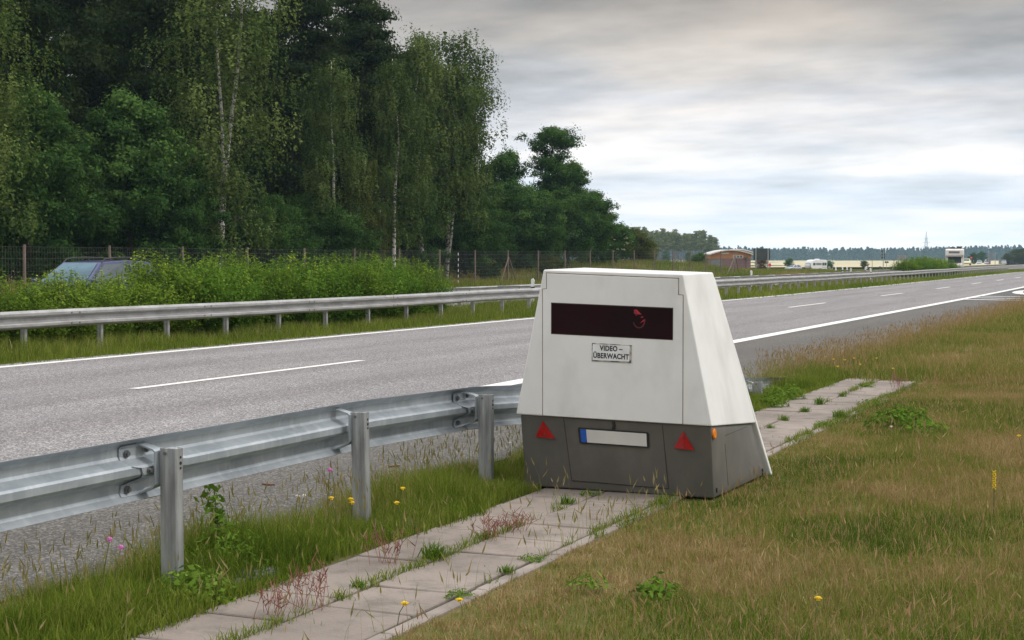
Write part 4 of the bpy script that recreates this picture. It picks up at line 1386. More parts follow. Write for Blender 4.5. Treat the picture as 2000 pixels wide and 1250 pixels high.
# caravan: rounded shell extruded across, front towards the tow car
X, Y, z = place(1593, 8.6, 529)
cv = thing('caravan', 'white touring caravan with rounded front and dark windows', 'caravan', (X, Y, z), HEAD - .60)
prof = [(-2.45, .42), (2.05, .42), (2.42, .75), (2.50, 1.2), (2.36, 1.75), (2.05, 2.2), (1.55, 2.48), (.6, 2.55), (-2.0, 2.50), (-2.40, 2.35), (-2.52, 1.9)]
b = bmesh.new(); prism(b, [(x, -1.1, zz) for x, zz in prof], (0, 2.2, 0)); obj('shell', b, MAT['white_paint'], cv, bevel=.10, segs=3)
for yy, nm in ((1.106, 1), (-1.106, -1)):
    for xa_, xb_, z0, z1, mt in ((1.15, 1.85, 1.25, 1.8, 'glass'), (-.75, .95, 1.30, 1.8, 'sign_grey'), (-1.55, -.95, 1.22, 1.85, 'glass'), (-2.25, -1.65, 1.22, 1.85, 'glass')):
        b = bmesh.new(); box(b, ((xa_ + xb_) / 2, yy, (z0 + z1) / 2), (xb_ - xa_, .03, z1 - z0)); obj('window', b, MAT[mt], cv, bevel=.05)
    b = bmesh.new(); box(b, (-1.6, yy, .85), (1.6, .02, .10)); obj('stripe', b, MAT['sign_grey'], cv)
    wheel(cv, -.4, (abs(yy) - .08) * nm, .32)
b = bmesh.new(); prism(b, [(2.43, -.75, 1.1), (2.30, -.75, 1.75), (2.30, .75, 1.75), (2.43, .75, 1.1)], (.06, 0, .02)); obj('front_window', b, MAT['glass'], cv)
b = bmesh.new(); box(b, (2.52, .82, 1.1), (.06, .10, 1.2)); obj('front_stripe', b, MAT['dark_paint'], cv)
b = bmesh.new(); bar(b, (2.3, .5, .45), (3.4, 0, .45), .05); bar(b, (2.3, -.5, .45), (3.4, 0, .45), .05); obj('drawbar', b, MAT['black'], cv)
b = bmesh.new(); box(b, (-.3, 0, 2.62), (.9, .8, .22)); obj('roof_vent', b, MAT['white_paint'], cv, bevel=.06)
# camper van with the sleeping alcove over the cab
X, Y, z = place(1864, 15.0, 531)
mh = thing('camper_van', 'white alcove camper van above the far hedge clump, its cab in shadow', 'camper van', (X, Y, z), HEAD + .12)
b = bmesh.new(); prism(b, [(-3.4, -1.15, .55), (1.2, -1.15, .55), (1.2, -1.15, 1.95), (2.75, -1.15, 1.98), (2.95, -1.15, 2.15), (2.85, -1.15, 2.85), (2.55, -1.15, 2.98), (-3.4, -1.15, 3.0)], (0, 2.3, 0)); obj('body', b, MAT['cream_paint'], mh, bevel=.12, segs=3)
b = bmesh.new(); prism(b, [(1.15, -.95, .35), (2.9, -.95, .35), (2.95, -.95, .95), (2.2, -.95, 1.15), (1.7, -.95, 1.93), (1.15, -.95, 1.93)], (0, 1.9, 0)); obj('cab', b, MAT['cream_paint'], mh, bevel=.06)
b = bmesh.new(); prism(b, [(2.22, -.86, 1.18), (2.22, .86, 1.18), (1.76, .8, 1.9), (1.76, -.8, 1.9)], (.05, 0, .02)); obj('windscreen', b, MAT['glass'], mh)
b = bmesh.new(); box(b, (2.93, -.05, 2.55), (.06, 1.35, .26)); obj('alcove_window', b, MAT['sign_grey'], mh, bevel=.03)
for s in (1, -1):
    b = bmesh.new(); box(b, (.1, s * 1.155, 1.85), (1.0, .03, .5)); obj('side_window', b, MAT['glass'], mh, bevel=.04)
    b = bmesh.new(); box(b, (-1.9, s * 1.155, 1.85), (1.0, .03, .5)); obj('side_window', b, MAT['glass'], mh, bevel=.04)
    for x in (1.9, -2.0): wheel(mh, x, s * .95, .34)
b = bmesh.new(); box(b, (-1.2, .5, 3.18), (.7, .6, .3)); box(b, (-2.2, -.3, 3.14), (.6, .6, .22)); obj('roof_box', b, MAT['black'], mh, bevel=.06)
# small traffic far down the road
tiny = [(1912, 5.6, 516.5, 'silver_paint', 'tiny pale car just behind the yellow car on the far road'), (1926, 5.2, 516.5, 'silver_paint', 'distant silver car before the far sign gantry'), (1960, 5.4, 515.8, 'silver_paint', 'distant grey car, first of the three at the far bushes'), (1973, 4.8, 515.0, 'white_paint', 'distant white car in the middle of the three at the far bushes'), (1981, 4.9, 514.8, 'silver_paint', 'distant car, last of the three at the far bushes'), (1994, 4.6, 514.5, 'white_paint', 'very distant white car at the edge of the picture')]
for px, s, yg, pt, lb in tiny:
    p = place(px, s, yg); car(lb, p, HEAD + .1, L=4.2, H=1.5, paint=pt, name='distant_car', fine=False)
for k, (px, s, yg, w_, h_, mt, lb) in enumerate([(1930, 5.2, 517, 1.4, 2.2, 'brick', 'brown roadside cabinet by the far sign gantry'), (1953, 5.0, 516, 1.0, 2.2, 'sign_grey', 'grey roadside cabinet beyond the far sign gantry')]):
    p = place(px, s, yg)
    b = bmesh.new(); box(b, (0, 0, h_ / 2), (w_, .8, h_)); box(b, (0, 0, h_ + .04), (w_ + .16, .96, .08)); box(b, (0, -.42, h_ * .5), (w_ * .8, .04, h_ * .8))
    o = obj('roadside_cabinet', b, MAT[mt], bevel=.02); o.location = p; o.rotation_euler = (0, 0, TH); tag(o, lb, 'cabinet')

# ------------------------------------------------------------------ brick service building with the arched roof
X, Y, z = place(1427, 11.4, 526)
BW, BD = 7.3, 5.0
bd = thing('service_building', 'small brick building with orange timber gable and pale arched roof', 'building', (X, Y, z), TH + .12)
b = bmesh.new(); box(b, (0, BD / 2, .92), (BW - .3, BD, 1.84)); obj('wall', b, MAT['brick'], bd)
arc = [(-BW / 2 - .15 + (BW + .3) * k / 16, 2.10 + 1.10 * math.sin(PI * (k / 16 * .80 + .10))) for k in range(17)]
b = bmesh.new(); prism(b, [(-BW / 2 + .1, -.03, 1.84)] + [(min(max(x, -BW / 2 + .1), BW / 2 - .1), -.03, zz - .04) for x, zz in arc] + [(BW / 2 - .1, -.03, 1.84)], (0, BD - .1, 0)); obj('timber_gable', b, MAT['orange_wood'], bd)
b = bmesh.new(); prism(b, [(x, -.55, zz) for x, zz in arc] + [(x, -.55, zz + .20) for x, zz in arc[::-1]], (0, BD + .9, 0)); rf = obj('roof', b, MAT['roof_white'], bd)
b = bmesh.new(); prism(b, [(x * .7 + 1.9, 1.8, zz * .75 + .95) for x, zz in arc] + [(x * .7 + 1.9, 1.8, zz * .75 + 1.10) for x, zz in arc[::-1]], (0, BD - 1.5, 0)); obj('upper_roof', b, MAT['roof_white'], rf)
b = bmesh.new(); box(b, (1.25, -.05, 2.18), (1.75, .10, .52)); w_ = obj('window', b, MAT['roof_white'], bd)
for k in range(3):
    b = bmesh.new(); box(b, (.70 + .55 * k, -.11, 2.18), (.42, .03, .36)); obj('pane', b, MAT['glass'], w_)
b = bmesh.new(); box(b, (-2.5, -.05, .85), (1.9, .16, 1.7)); obj('entrance', b, MAT['sign_grey'], bd)
b = bmesh.new(); box(b, (-1.0, -.08, 2.75), (1.3, .05, .22)); obj('sign_strip', b, MAT['roof_white'], bd)
b = bmesh.new(); bar(b, (2.6, -.3, 0), (2.6, -.3, 2.0), .06); box(b, (2.6, -.3, 1.95), (.5, .2, .35)); obj('lamp_post', b, MAT['dark_paint'], bd)

# ------------------------------------------------------------------ signs and other small far things
def pole_sign(px, s, y0, y1, ybase, wpx, label, cat='road sign', m='board_back', name='road_sign', posts=2, panels=1, gap=.0, pw=.10, overshoot=0.0, group=None, dx=.32):
    X, Y, zb = at(px, s, ybase)
    r = thing(name, label, cat, (X, Y, zb), TH, group)
    w = wpx / s; top = (ybase - y0) / s; bot = (ybase - y1) / s
    ph = (top - bot - gap * (panels - 1)) / panels
    for k in range(panels):
        b = bmesh.new(); zc = bot + ph / 2 + k * (ph + gap)
        box(b, (0, .06, zc), (w, .06, ph))
        for zz in (zc - ph * .3, zc + ph * .3): box(b, (0, .018, zz), (w * .98, .04, .05))
        obj('board', b, MAT[m], r, bevel=.015)
    for k in range(posts):
        x = 0 if posts == 1 else (-w * dx if k == 0 else w * dx)
        b = bmesh.new(); bar(b, (x, -.06, -.6), (x, -.06, top + overshoot), pw, n=8)
        obj('post', b, MAT['pole'], r)
    return r


pole_sign(1487.5, 13.0, 485, 508, 527, 33, 'large sign board seen from its dark back on two grey posts near the brick building', dx=.36)
pole_sign(1761, 7.0, 498.3, 508.5, 523, 19.5, 'wide sign with two dark panels seen from behind, next to the far hedge clump', panels=2, gap=.12, m='sign_grey', dx=.30)
r = pole_sign(1724.5, 7.6, 489, 505, 525, 7, 'tall post carrying three dark disc signs seen from behind', posts=1, panels=3, gap=.22)
b = bmesh.new()
X, Y, zb = at(1703, 7.6, 524)
r = thing('road_sign', 'slim grey post with a narrow upright sign beside the wheat field', 'road sign', (X, Y, zb), TH)
b = bmesh.new(); bar(b, (0, 0, -.6), (0, 0, 3.4), .07); obj('post', b, MAT['pole'], r)
b = bmesh.new(); box(b, (.06, -.05, 2.7), (.34, .05, 1.1)); obj('board', b, MAT['sign_grey'], r)
X, Y, zb = at(1745.5, 7.6, 523)
r = thing('road_sign', 'thin post with a small sign left of the wide two-panel sign', 'road sign', (X, Y, zb), TH)
b = bmesh.new(); bar(b, (0, 0, -.6), (0, 0, 3.1), .06); obj('post', b, MAT['pole'], r)
b = bmesh.new(); box(b, (0, -.05, 2.2), (.22, .05, 1.0)); obj('board', b, MAT['sign_grey'], r)
X, Y, zb = at(1731, 9.0, 526)
r = thing('low_sign', 'low post with two round dark discs, in front of the tall disc sign', 'road sign', (X, Y, zb), TH)
b = bmesh.new(); bar(b, (0, 0, -.5), (0, 0, 1.75), .05); obj('post', b, MAT['pole'], r)
for x in (-.24, .24):
    b = bmesh.new(); bar(b, (x, -.05, 1.55), (x, -.09, 1.55), .21, n=16); obj('disc', b, MAT['board_back'], r)
X, Y, zb = at(1896, 8.0, 520)
r = thing('no_entry_sign', 'round red sign on a post beside the camper van', 'road sign', (X, Y, zb), TH)
b = bmesh.new(); bar(b, (0, 0, -.5), (0, 0, 2.3), .045); obj('post', b, MAT['pole'], r)
b = bmesh.new(); bar(b, (0, -.05, 2.05), (0, -.09, 2.05), .32, n=20); d_ = obj('disc', b, MAT['red_sign'], r)
b = bmesh.new(); box(b, (0, -.10, 2.05), (.36, .02, .10)); obj('bar', b, MAT['white_paint'], d_)
X, Y, zb = at(1503, 12.5, 527)
r = thing('red_sign', 'dark red sign turned edge-on at the foot of the large sign board', 'road sign', (X, Y, zb), TH + .7)
b = bmesh.new(); bar(b, (0, 0, -.5), (0, 0, 1.0), .04); obj('post', b, MAT['pole'], r)
b = bmesh.new(); bar(b, (0, -.03, .75), (0, -.06, .75), .30, n=18); obj('disc', b, MAT['red_sign'], r)
X, Y, zb = at(1718.5, 9.0, 525.5)
b = bmesh.new(); box(b, (0, 0, .26), (.40, .36, .52)); box(b, (0, 0, .55), (.44, .40, .06)); bar(b, (-.14, .1, .0), (-.14, .1, .06), .05); 
o = obj('litter_bin', b, MAT['blue_bin'], bevel=.02); o.location = (X, Y, zb); tag(o, 'dark blue bin standing by the far road below the signs', 'bin')
# far gantry-like sign frame
X, Y, zb = at(1936.5, 5.4, 517)
r = thing('sign_frame', 'see-through metal sign frame on two posts far down the road', 'road sign', (X, Y, zb), TH)
for x in (-1.2, 1.2):
    b = bmesh.new(); bar(b, (x, 0, -.5), (x, 0, 5.1 if x < 0 else 4.4), .09); obj('post', b, MAT['pole'], r)
b = bmesh.new()
for k in range(7): box(b, (0, -.06, 1.7 + .42 * k), (2.6, .05, .20))
obj('slatted_board', b, MAT['sign_grey'], r)

# delineator posts
for k, (px, yt) in enumerate(((1467, 528), (1040.5, 543.5), (1632, 521.5), (1645, 520.8), (1654, 521), (1661.5, 523), (1690, 521), (1692, 519.5), (1700, 523.5), (1742.5, 519.5))):
    s = (yt - HOR) / .66
    X, Y, zb = at(px, s, yt + 1.0 * s)
    r = thing('delineator_post', 'white roadside marker post with a dark band behind the median guardrail', 'marker post', (X, Y, zb), TH + RND.uniform(-.2, .2), 'white marker posts along the opposite road')
    b = bmesh.new(); prism(b, [(-.065, -.06, 0), (.065, -.06, 0), (.0, .07, 0)], (0, 0, .88)); prism(b, [(-.065, -.06, .88), (.065, -.06, .88), (.065, -.06, .93), (.02, -.06, 1.0), (-.05, -.06, .97)], (0, .12, 0)); obj('post', b, MAT['white_paint'], r, bevel=.01)
    b = bmesh.new(); prism(b, [(-.069, -.064, .60), (.069, -.064, .60), (.069, -.064, .72), (-.069, -.064, .70)], (0, .02, 0)); obj('band', b, MAT['black'], r)
# striped marker stake by the fence
s, Y = lat(895, -38.6)
r = thing('marker_stake', 'thin black and white striped stake in front of the wildlife fence', 'stake', (-38.6, Y, -.05), 0)
for nm, par, mt in (('white_band', 0, 'white_paint'), ('black_band', 1, 'black')):
    b = bmesh.new()
    for k in range(13):
        if k % 2 == par: bar(b, (0, 0, .16 * k), (0, 0, .16 * k + .16), .024, n=8)
    obj(nm, b, MAT[mt], r)

# small trees around the rest area
for k, (px, s, yb, key, sc_, lb, lf) in enumerate((
    (1487, 10.5, 527, 'elder', .62, 'rust brown bush under the large sign board', 'leaf_rust'),
    (1541, 7.4, 526, 'elder', .80, 'small dark conifer-like tree behind the silver car', None),
    (1619, 7.5, 526, 'elder', .62, 'small dark tree behind the caravan roof', None),
    (1688, 8.8, 525, 'olive_bush', .56, 'small round shrub at the edge of the wheat field', None),
    (1866, 7.0, 516, 'maple_b', .85, 'light green tree rising behind the camper van', None),
    (1900, 5.4, 516, 'maple_b', .80, 'light green tree between the camper van and the red sign', None),
    (1916, 4.4, 515, 'maple_b', 1.05, 'bluish green rounded tree beyond the small cars', None),
    (1968, 5.2, 517, 'olive_bush', 1.35, 'yellow-green bush, first of the row at the far right edge', None),
    (1982, 5.0, 517, 'olive_bush', 1.75, 'tall yellow-green bush in the middle of the row at the far right edge', None),
    (1995, 5.2, 518, 'olive_bush', 1.95, 'highest yellow-green bush at the far right edge', None),
    (2012, 5.4, 518, 'olive_bush', 1.8, 'yellow-green bush cut off by the right picture edge', None))):
    X, Y, zb = at(px, s, yb)
    r = plant_tree(key, 'small_tree' if k not in (0, 3, 7, 8, 9, 10) else 'roadside_bush', lb, X, Y, sc_, cat='tree' if k not in (0, 3, 7, 8, 9, 10) else 'bush', z=zb, rz=k * 1.1)
    if lf:
        for ch in r.children:
            if ch.name.startswith('crown'):
                ch.data = ch.data.copy(); ch.data.materials.clear(); ch.data.materials.append(MAT[lf])

# power pylon on the horizon
X, Y, _ = at(1808, 1.22)
py = thing('power_pylon', 'lattice electricity pylon rising above the far forest', 'pylon', (X, Y, 0), TH)
b = bmesh.new()
for sx in (-1, 1):
    for sy in (-1, 1):
        bar(b, (sx * 4.5, sy * 4.5, 0), (sx * 1.1, sy * 1.1, 34), .34, .26, n=4); bar(b, (sx * 1.1, sy * 1.1, 34), (0, 0, 46), .24, .18, n=4)
for k in range(9):
    z0, z1 = 34 * k / 9, 34 * (k + 1) / 9
    h0, h1 = 4.5 - 3.4 * k / 9, 4.5 - 3.4 * (k + 1) / 9
    for sx in (-1, 1):
        bar(b, (sx * h0, -h0, z0), (-sx * h1, -h1, z1), .16, n=3); bar(b, (sx * h0, h0, z0), (-sx * h1, h1, z1), .16, n=3)
obj('lattice_mast', b, MAT['pylon'], py)
for zz, wd in ((20.5, 9.5), (34, 3.4), (27.5, 7.0)):
    b = bmesh.new(); bar(b, (-wd, 0, zz), (wd, 0, zz), .22, n=4); bar(b, (-wd, 0, zz), (0, 0, zz + 2.2), .16, n=3); bar(b, (wd, 0, zz), (0, 0, zz + 2.2), .16, n=3)
    obj('crossarm', b, MAT['pylon'], py)
b = bmesh.new()
for sx in (-9, 9, -6.6, 6.6):
    zz = 20 if abs(sx) > 8 else 27
    prev = None
    for k in range(13):
        t = k / 12
        for sgn_ in (1, -1):
            pass
        q = Vector((sx + (150 if sx > 0 else -150) * t, 60 * t, zz - 26 * t + 14 * t * t - 2 * t))
        if prev is not None: bar(b, prev, q, .10, n=3)
        prev = q
obj('cable', b, MAT['pylon'], py)

# ------------------------------------------------------------------ grass: real blades
def grass_mesh(name, x, y, z, ln, wd, lean, v, rng, heads=None):
    """every blade is a bent tapering strip: 5 vertices, 2 faces; heads: mask of stems that carry a seed head"""
    n = len(x)
    az = rng.uniform(0, 2 * PI, n); fa = rng.uniform(0, 2 * PI, n)
    d = np.stack([np.cos(az), np.sin(az)], -1); s = np.stack([np.cos(fa), np.sin(fa)], -1)
    base = np.stack([x, y, z], -1)
    mid = base.copy(); mid[:, :2] += d * (ln * lean * .35)[:, None]; mid[:, 2] += ln * .58
    tip = base.copy(); tip[:, :2] += d * (ln * lean)[:, None]; tip[:, 2] += ln * np.sqrt(np.maximum(.15, 1 - lean ** 2 * .8))
    w3 = np.concatenate([s * (wd * .5)[:, None], np.zeros((n, 1))], 1)
    V = np.stack([base - w3, base + w3, mid + w3 * .8, mid - w3 * .8, tip], 1).reshape(-1, 3)
    i = np.arange(n) * 5
    Q = np.stack([i, i + 1, i + 2, i + 3], -1); T = np.stack([i + 3, i + 2, i + 4], -1)
    faces = [Q, T]; attr = [v, np.clip(v + .05, 0, 1)]
    if heads is not None and heads.any():
        hx = tip[heads]; k = len(hx); L = rng.uniform(.03, .075, k)
        dirn = tip[heads] - mid[heads]; dirn /= np.linalg.norm(dirn, axis=1, keepdims=True)
        sd = np.concatenate([s[heads], np.zeros((k, 1))], 1) * rng.uniform(.0028, .006, (k, 1))
        sd2 = np.cross(dirn, sd)
        for q in (sd, sd2):
            HV = np.stack([hx - dirn * (L * .3)[:, None], hx + q + dirn * (L * .1)[:, None], hx + dirn * L[:, None], hx - q + dirn * (L * .1)[:, None]], 1).reshape(-1, 3)
            faces.append(np.arange(4 * k).reshape(-1, 4) + len(V)); V = np.concatenate([V, HV]); attr.append(np.clip(rng.normal(.90, .08, k), 0, 1))
    return np_mesh(name, V, faces, np.concatenate(attr))


def scatter(n, x0, x1, y0, y1, rng, clump=0.0, per=7):
    if clump:
        m = n // per
        cx_ = rng.uniform(x0, x1, m); cy_2 = rng.uniform(y0, y1, m)
        x = np.repeat(cx_, per) + rng.normal(size=m * per) * clump
        y = np.repeat(cy_2, per) + rng.normal(size=m * per) * clump
    else:
        x = rng.uniform(x0, x1, n); y = rng.uniform(y0, y1, n)
    return x, y


def px_of(x, y):
    zc = y * math.cos(TH) - x * math.sin(TH)
    xc = x * math.cos(TH) + y * math.sin(TH)
    return 1000 + F_PX * xc / np.maximum(zc, .5)


rng = np.random.default_rng(404)
TRAILER_CLEAR = lambda x, y: (x > -4.35) & (x < -2.905) & (y > 10.15) & (y < 11.5)

# strip between the carriageway shoulder and the path
G = []
def add(x, y, ln, wd, lean, v, heads=None, z=None):
    G.append((x, y, ground_z(x, y) if z is None else z, ln, wd, lean, v, np.zeros(len(x), bool) if heads is None else heads))


def flush(name, mat, label):
    cols = [np.concatenate([g[i] for g in G]) for i in range(8)]
    G.clear()
    me = grass_mesh(name, *cols[:7], rng, cols[7])
    o = link(name, me, MAT[mat])
    tag(o, label, 'grass', kind='stuff')
    print('grass', name, len(cols[0]))
    return o


def path_edge(y): return -4.20 + .05 * np.sin(y * 2.3) + .04 * np.sin(y * 5.7 + 1)
def road_edge(y): return -5.10 + .10 * np.sin(y * 1.7) + .07 * np.sin(y * 4.1) + .0 * y


x, y = scatter(150000, -5.4, -4.08, 4.2, 22.0, rng, .035, 9)
k = (x < path_edge(y) + rng.normal(size=len(x)) * .03) & (x > road_edge(y) - .02 + np.abs(rng.normal(size=len(x))) * .12) & ~TRAILER_CLEAR(x, y)
k &= (y < 12) | (rng.random(len(x)) < .75)
x, y = x[k], y[k]
n = len(x)
hn = vnoise(x * 1.6, y * 1.6, 3)
edge = np.clip((path_edge(y) - x) / .35, 0, 1)
ln = (.06 + .21 * hn * (.30 + .70 * edge)) * rng.uniform(.6, 1.35, n)
ln = ln * (1 - .62 * np.exp(-((y - 18.9) / 1.9) ** 2))
for yp in (6.39, 8.37, 10.245):
    ln = ln * (1 - .60 * np.exp(-((x + 4.58) / .22) ** 2 - ((y - yp + .12) / .30) ** 2))
v = np.clip(.40 + .50 * (vnoise(x * 2.2, y * 2.2, 9) - .5) + rng.normal(size=n) * .15, 0, .9)
dry = (x < road_edge(y) + .22) & (rng.random(n) < .55)
v[dry] = np.clip(rng.normal(.78, .12, dry.sum()), 0, 1)
add(x, y, ln, rng.uniform(.003, .0065, n), np.clip(np.abs(rng.normal(.35, .25, n)), 0, .9), v)
# tall flowering stems, thickest at the tarmac edge
m = 2300
y = rng.uniform(4.3, 22, m); x = road_edge(y) + np.abs(rng.normal(size=m)) * .30 + .02
k = (x < path_edge(y)) & ~TRAILER_CLEAR(x, y); x, y = x[k], y[k]; n = len(x)
add(x, y, rng.uniform(.14, .36, n), rng.uniform(.0016, .0026, n), np.clip(np.abs(rng.normal(.22, .15, n)), 0, .6), np.clip(rng.normal(.72, .14, n), 0, 1), np.ones(n, bool))
# short tufted weeds creeping over the path joints
for xc_, m, sg in ((-3.73, 6500, .026), (-4.19, 4600, .035), (-3.225, 3000, .018), (-3.15, 4200, .02)):
    y = rng.uniform(4.2, 20.8, m); y = y[vnoise(y * 1.9, np.full_like(y, xc_ * 7), 21) > .52]
    x = xc_ + rng.normal(size=len(y)) * sg; n = len(y)
    k = ~TRAILER_CLEAR(x, y); x, y = x[k], y[k]; n = len(y)
    add(x, y, rng.uniform(.02, .085, n), rng.uniform(.003, .005, n), rng.uniform(.3, .95, n), np.clip(rng.normal(.44, .20, n), 0, 1), z=np.zeros(n))
yj = 3.5 + .499 * rng.integers(0, 35, 900) + rng.normal(size=900) * .008
xj = rng.uniform(-4.15, -3.25, 900)
k = (vnoise(xj * 5, yj * 3, 8) > .62) & ~TRAILER_CLEAR(xj, yj); xj, yj = xj[k], yj[k]; n = len(xj)
add(xj, yj, rng.uniform(.015, .04, n), rng.uniform(.002, .004, n), rng.uniform(.3, .9, n), np.clip(rng.normal(.45, .2, n), 0, 1), z=np.zeros(n))
m = 420
y = rng.uniform(4.6, 12, m); x = rng.choice([-3.73, -3.21, -3.20, -4.16], m) + rng.normal(size=m) * .05
k = ~TRAILER_CLEAR(x, y) & (vnoise(x * 3, y * 1.5, 66) > .45); x, y = x[k], y[k]; n = len(x)
add(x, y, rng.uniform(.08, .22, n), rng.uniform(.0016, .0024, n), np.clip(np.abs(rng.normal(.25, .15, n)), 0, .6), np.clip(rng.normal(.66, .16, n), 0, 1), np.ones(n, bool), z=np.zeros(n))
flush('grass', 'grass_lush', 'lush green grass strip with seed stems between the road shoulder and the slab path')

# verge to the right of the path
x, y = scatter(470000, -3.20, 2.2, 4.0, 22.5, rng, .04, 10)
lim = px_of(x, y)
k = (x > -3.165 + .03 * np.sin(y * 6) + np.abs(rng.normal(size=len(x))) * .02) & (rng.random(len(x)) < np.clip((3000 - lim) / 500, .35, 1)) & ~TRAILER_CLEAR(x, y)
x, y = x[k], y[k]; n = len(x)
dx_ = np.clip((x + 3.14) / 1.2, 0, 1)
hn = vnoise(x * 1.3, y * 1.3, 5)
gr = vnoise(x * 1.1 + 4, y * 1.0, 14); g2 = vnoise(x * 3.1, y * 3.1, 15)
ln = (.026 + .032 * dx_ + .052 * hn * (.3 + .7 * dx_)) * rng.uniform(.55, 1.4, n)
nearpath = np.exp(-((x + 3.0) / .35) ** 2)
v = .42 - .95 * (gr - .5) - .35 * (g2 - .5) - .10 * nearpath * np.sin(y * .8) + rng.normal(size=n) * .17
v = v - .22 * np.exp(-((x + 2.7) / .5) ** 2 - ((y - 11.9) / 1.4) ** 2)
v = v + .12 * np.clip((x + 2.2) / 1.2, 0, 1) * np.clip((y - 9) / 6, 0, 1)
v = np.clip(v, .04, 1)
straw = rng.random(n) < .16; v[straw] = np.clip(rng.normal(.88, .09, straw.sum()), 0, 1)
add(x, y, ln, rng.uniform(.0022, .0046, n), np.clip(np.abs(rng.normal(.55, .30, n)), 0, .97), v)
m = 6500
x, y = scatter(m, -3.0, 1.5, 4.2, 22.5, rng); k = ~TRAILER_CLEAR(x, y); x, y = x[k], y[k]; n = len(x)
add(x, y, rng.uniform(.09, .25, n) * (.6 + .5 * np.clip((x + 3.1) / 1.3, 0, 1)), rng.uniform(.0018, .003, n), np.clip(np.abs(rng.normal(.30, .2, n)), 0, .8), np.clip(rng.normal(.80, .13, n), 0, 1), rng.random(n) < .6)
flush('grass', 'grass', 'dry olive and straw coloured grass of the verge to the right of the path')

# verge beyond the end of the path
x, y = scatter(210000, -5.5, 2, 21.0, 70, rng, .06, 8)
wt = np.clip((24 / y) ** 1.3, .16, 1)
k = (x > road_edge(y) - .25 + np.abs(rng.normal(size=len(x))) * .12) & (rng.random(len(x)) < wt * np.clip((3000 - px_of(x, y)) / 600, .25, 1)) & ~((x > -4.22) & (x < -3.12) & (y < 21.05)) & ~((y > 60) & (x < -4.6))
x, y = x[k], y[k]; n = len(x)
hn = vnoise(x * .8, y * .8, 31); gr = vnoise(x * .7, y * .55, 33)
ln = (.07 + .13 * hn) * rng.uniform(.55, 1.4, n)
v = .40 - .55 * (gr - .5) + rng.normal(size=n) * .16
v = v + .42 * np.exp(-((x + 3.5) / .55) ** 2 - ((y - 26.0) / 2.2) ** 2) + .14 * np.clip((x + 3.6) / 1.0, 0, 1)
v = np.clip(v, .03, 1)
st_ = rng.random(n) < .15; v[st_] = np.clip(rng.normal(.82, .1, st_.sum()), 0, 1)
add(x, y, ln, rng.uniform(.005, .010, n) * np.clip(y / 30, 1, 2.2), np.clip(np.abs(rng.normal(.4, .25, n)), 0, .9), v)
m = 5200
y = 21 + 45 * rng.random(m) ** 1.5; x = road_edge(y) - .12 + np.abs(rng.normal(size=m)) * .45; k = ~((y > 60) & (x < -4.6)); x, y = x[k], y[k]; n = len(x)
add(x, y, rng.uniform(.18, .42, n), rng.uniform(.0026, .0042, n) * np.clip(y / 28, 1, 2), np.clip(np.abs(rng.normal(.25, .15, n)), 0, .6), np.clip(rng.normal(.84, .09, n), 0, 1), np.ones(n, bool))
x, y = scatter(26000, -4.9, 4, 64, 130, rng, .2, 8); k = (x > -4.4 - .1 * rng.random(len(x))) ; x, y = x[k], y[k]; n = len(x)
add(x, y, rng.uniform(.12, .30, n), rng.uniform(.012, .022, n), rng.uniform(.1, .7, n), np.clip(rng.normal(.55, .2, n), 0, 1))
flush('grass', 'grass', 'brownish meadow grass of the verge beyond the end of the path')

# median grass under the guardrail
x, y = scatter(120000, -22.2, -16.62, 16, 62, rng, .05, 8)
k = (x < -16.72 - np.abs(rng.normal(size=len(x))) * .10) & ((x > -18.9) | (y > 40) | (rng.random(len(x)) < .3)) & (rng.random(len(x)) < np.clip(30 / y, .3, 1))
x, y = x[k], y[k]; n = len(x)
hn = vnoise(x * 1.2, y * 1.2, 41); edge = np.clip((-16.7 - x) / .9, 0, 1)
ln = (.06 + (.10 + .26 * hn) * edge) * rng.uniform(.55, 1.25, n)
v = np.clip(.36 + .32 * (vnoise(x, y * .6, 44) - .5) + rng.normal(size=n) * .14, 0, 1)
br_ = (x < -17.4) & (rng.random(n) < .25); v[br_] = np.clip(rng.normal(.75, .12, br_.sum()), 0, 1)
add(x, y, ln, rng.uniform(.006, .012, n), np.clip(np.abs(rng.normal(.35, .22, n)), 0, .9), v)
x, y = scatter(70000, -22.2, -16.7, 62, 230, rng, .25, 7)
k = rng.random(len(x)) < np.clip(80 / y, .25, 1); x, y = x[k], y[k]; n = len(x)
v = np.clip(.38 + .35 * (vnoise(x * .7, y * .25, 47) - .5) + rng.normal(size=n) * .13, 0, 1)
br_ = (x < -17.6) & (rng.random(n) < .45); v[br_] = np.clip(rng.normal(.72, .12, br_.sum()), 0, 1)
add(x + bend(y), y, rng.uniform(.12, .34, n), rng.uniform(.014, .03, n) * np.clip(y / 110, 1, 2), rng.uniform(.1, .7, n), v)
flush('grass', 'grass_lush', 'green grass of the median strip beneath the far guardrail')

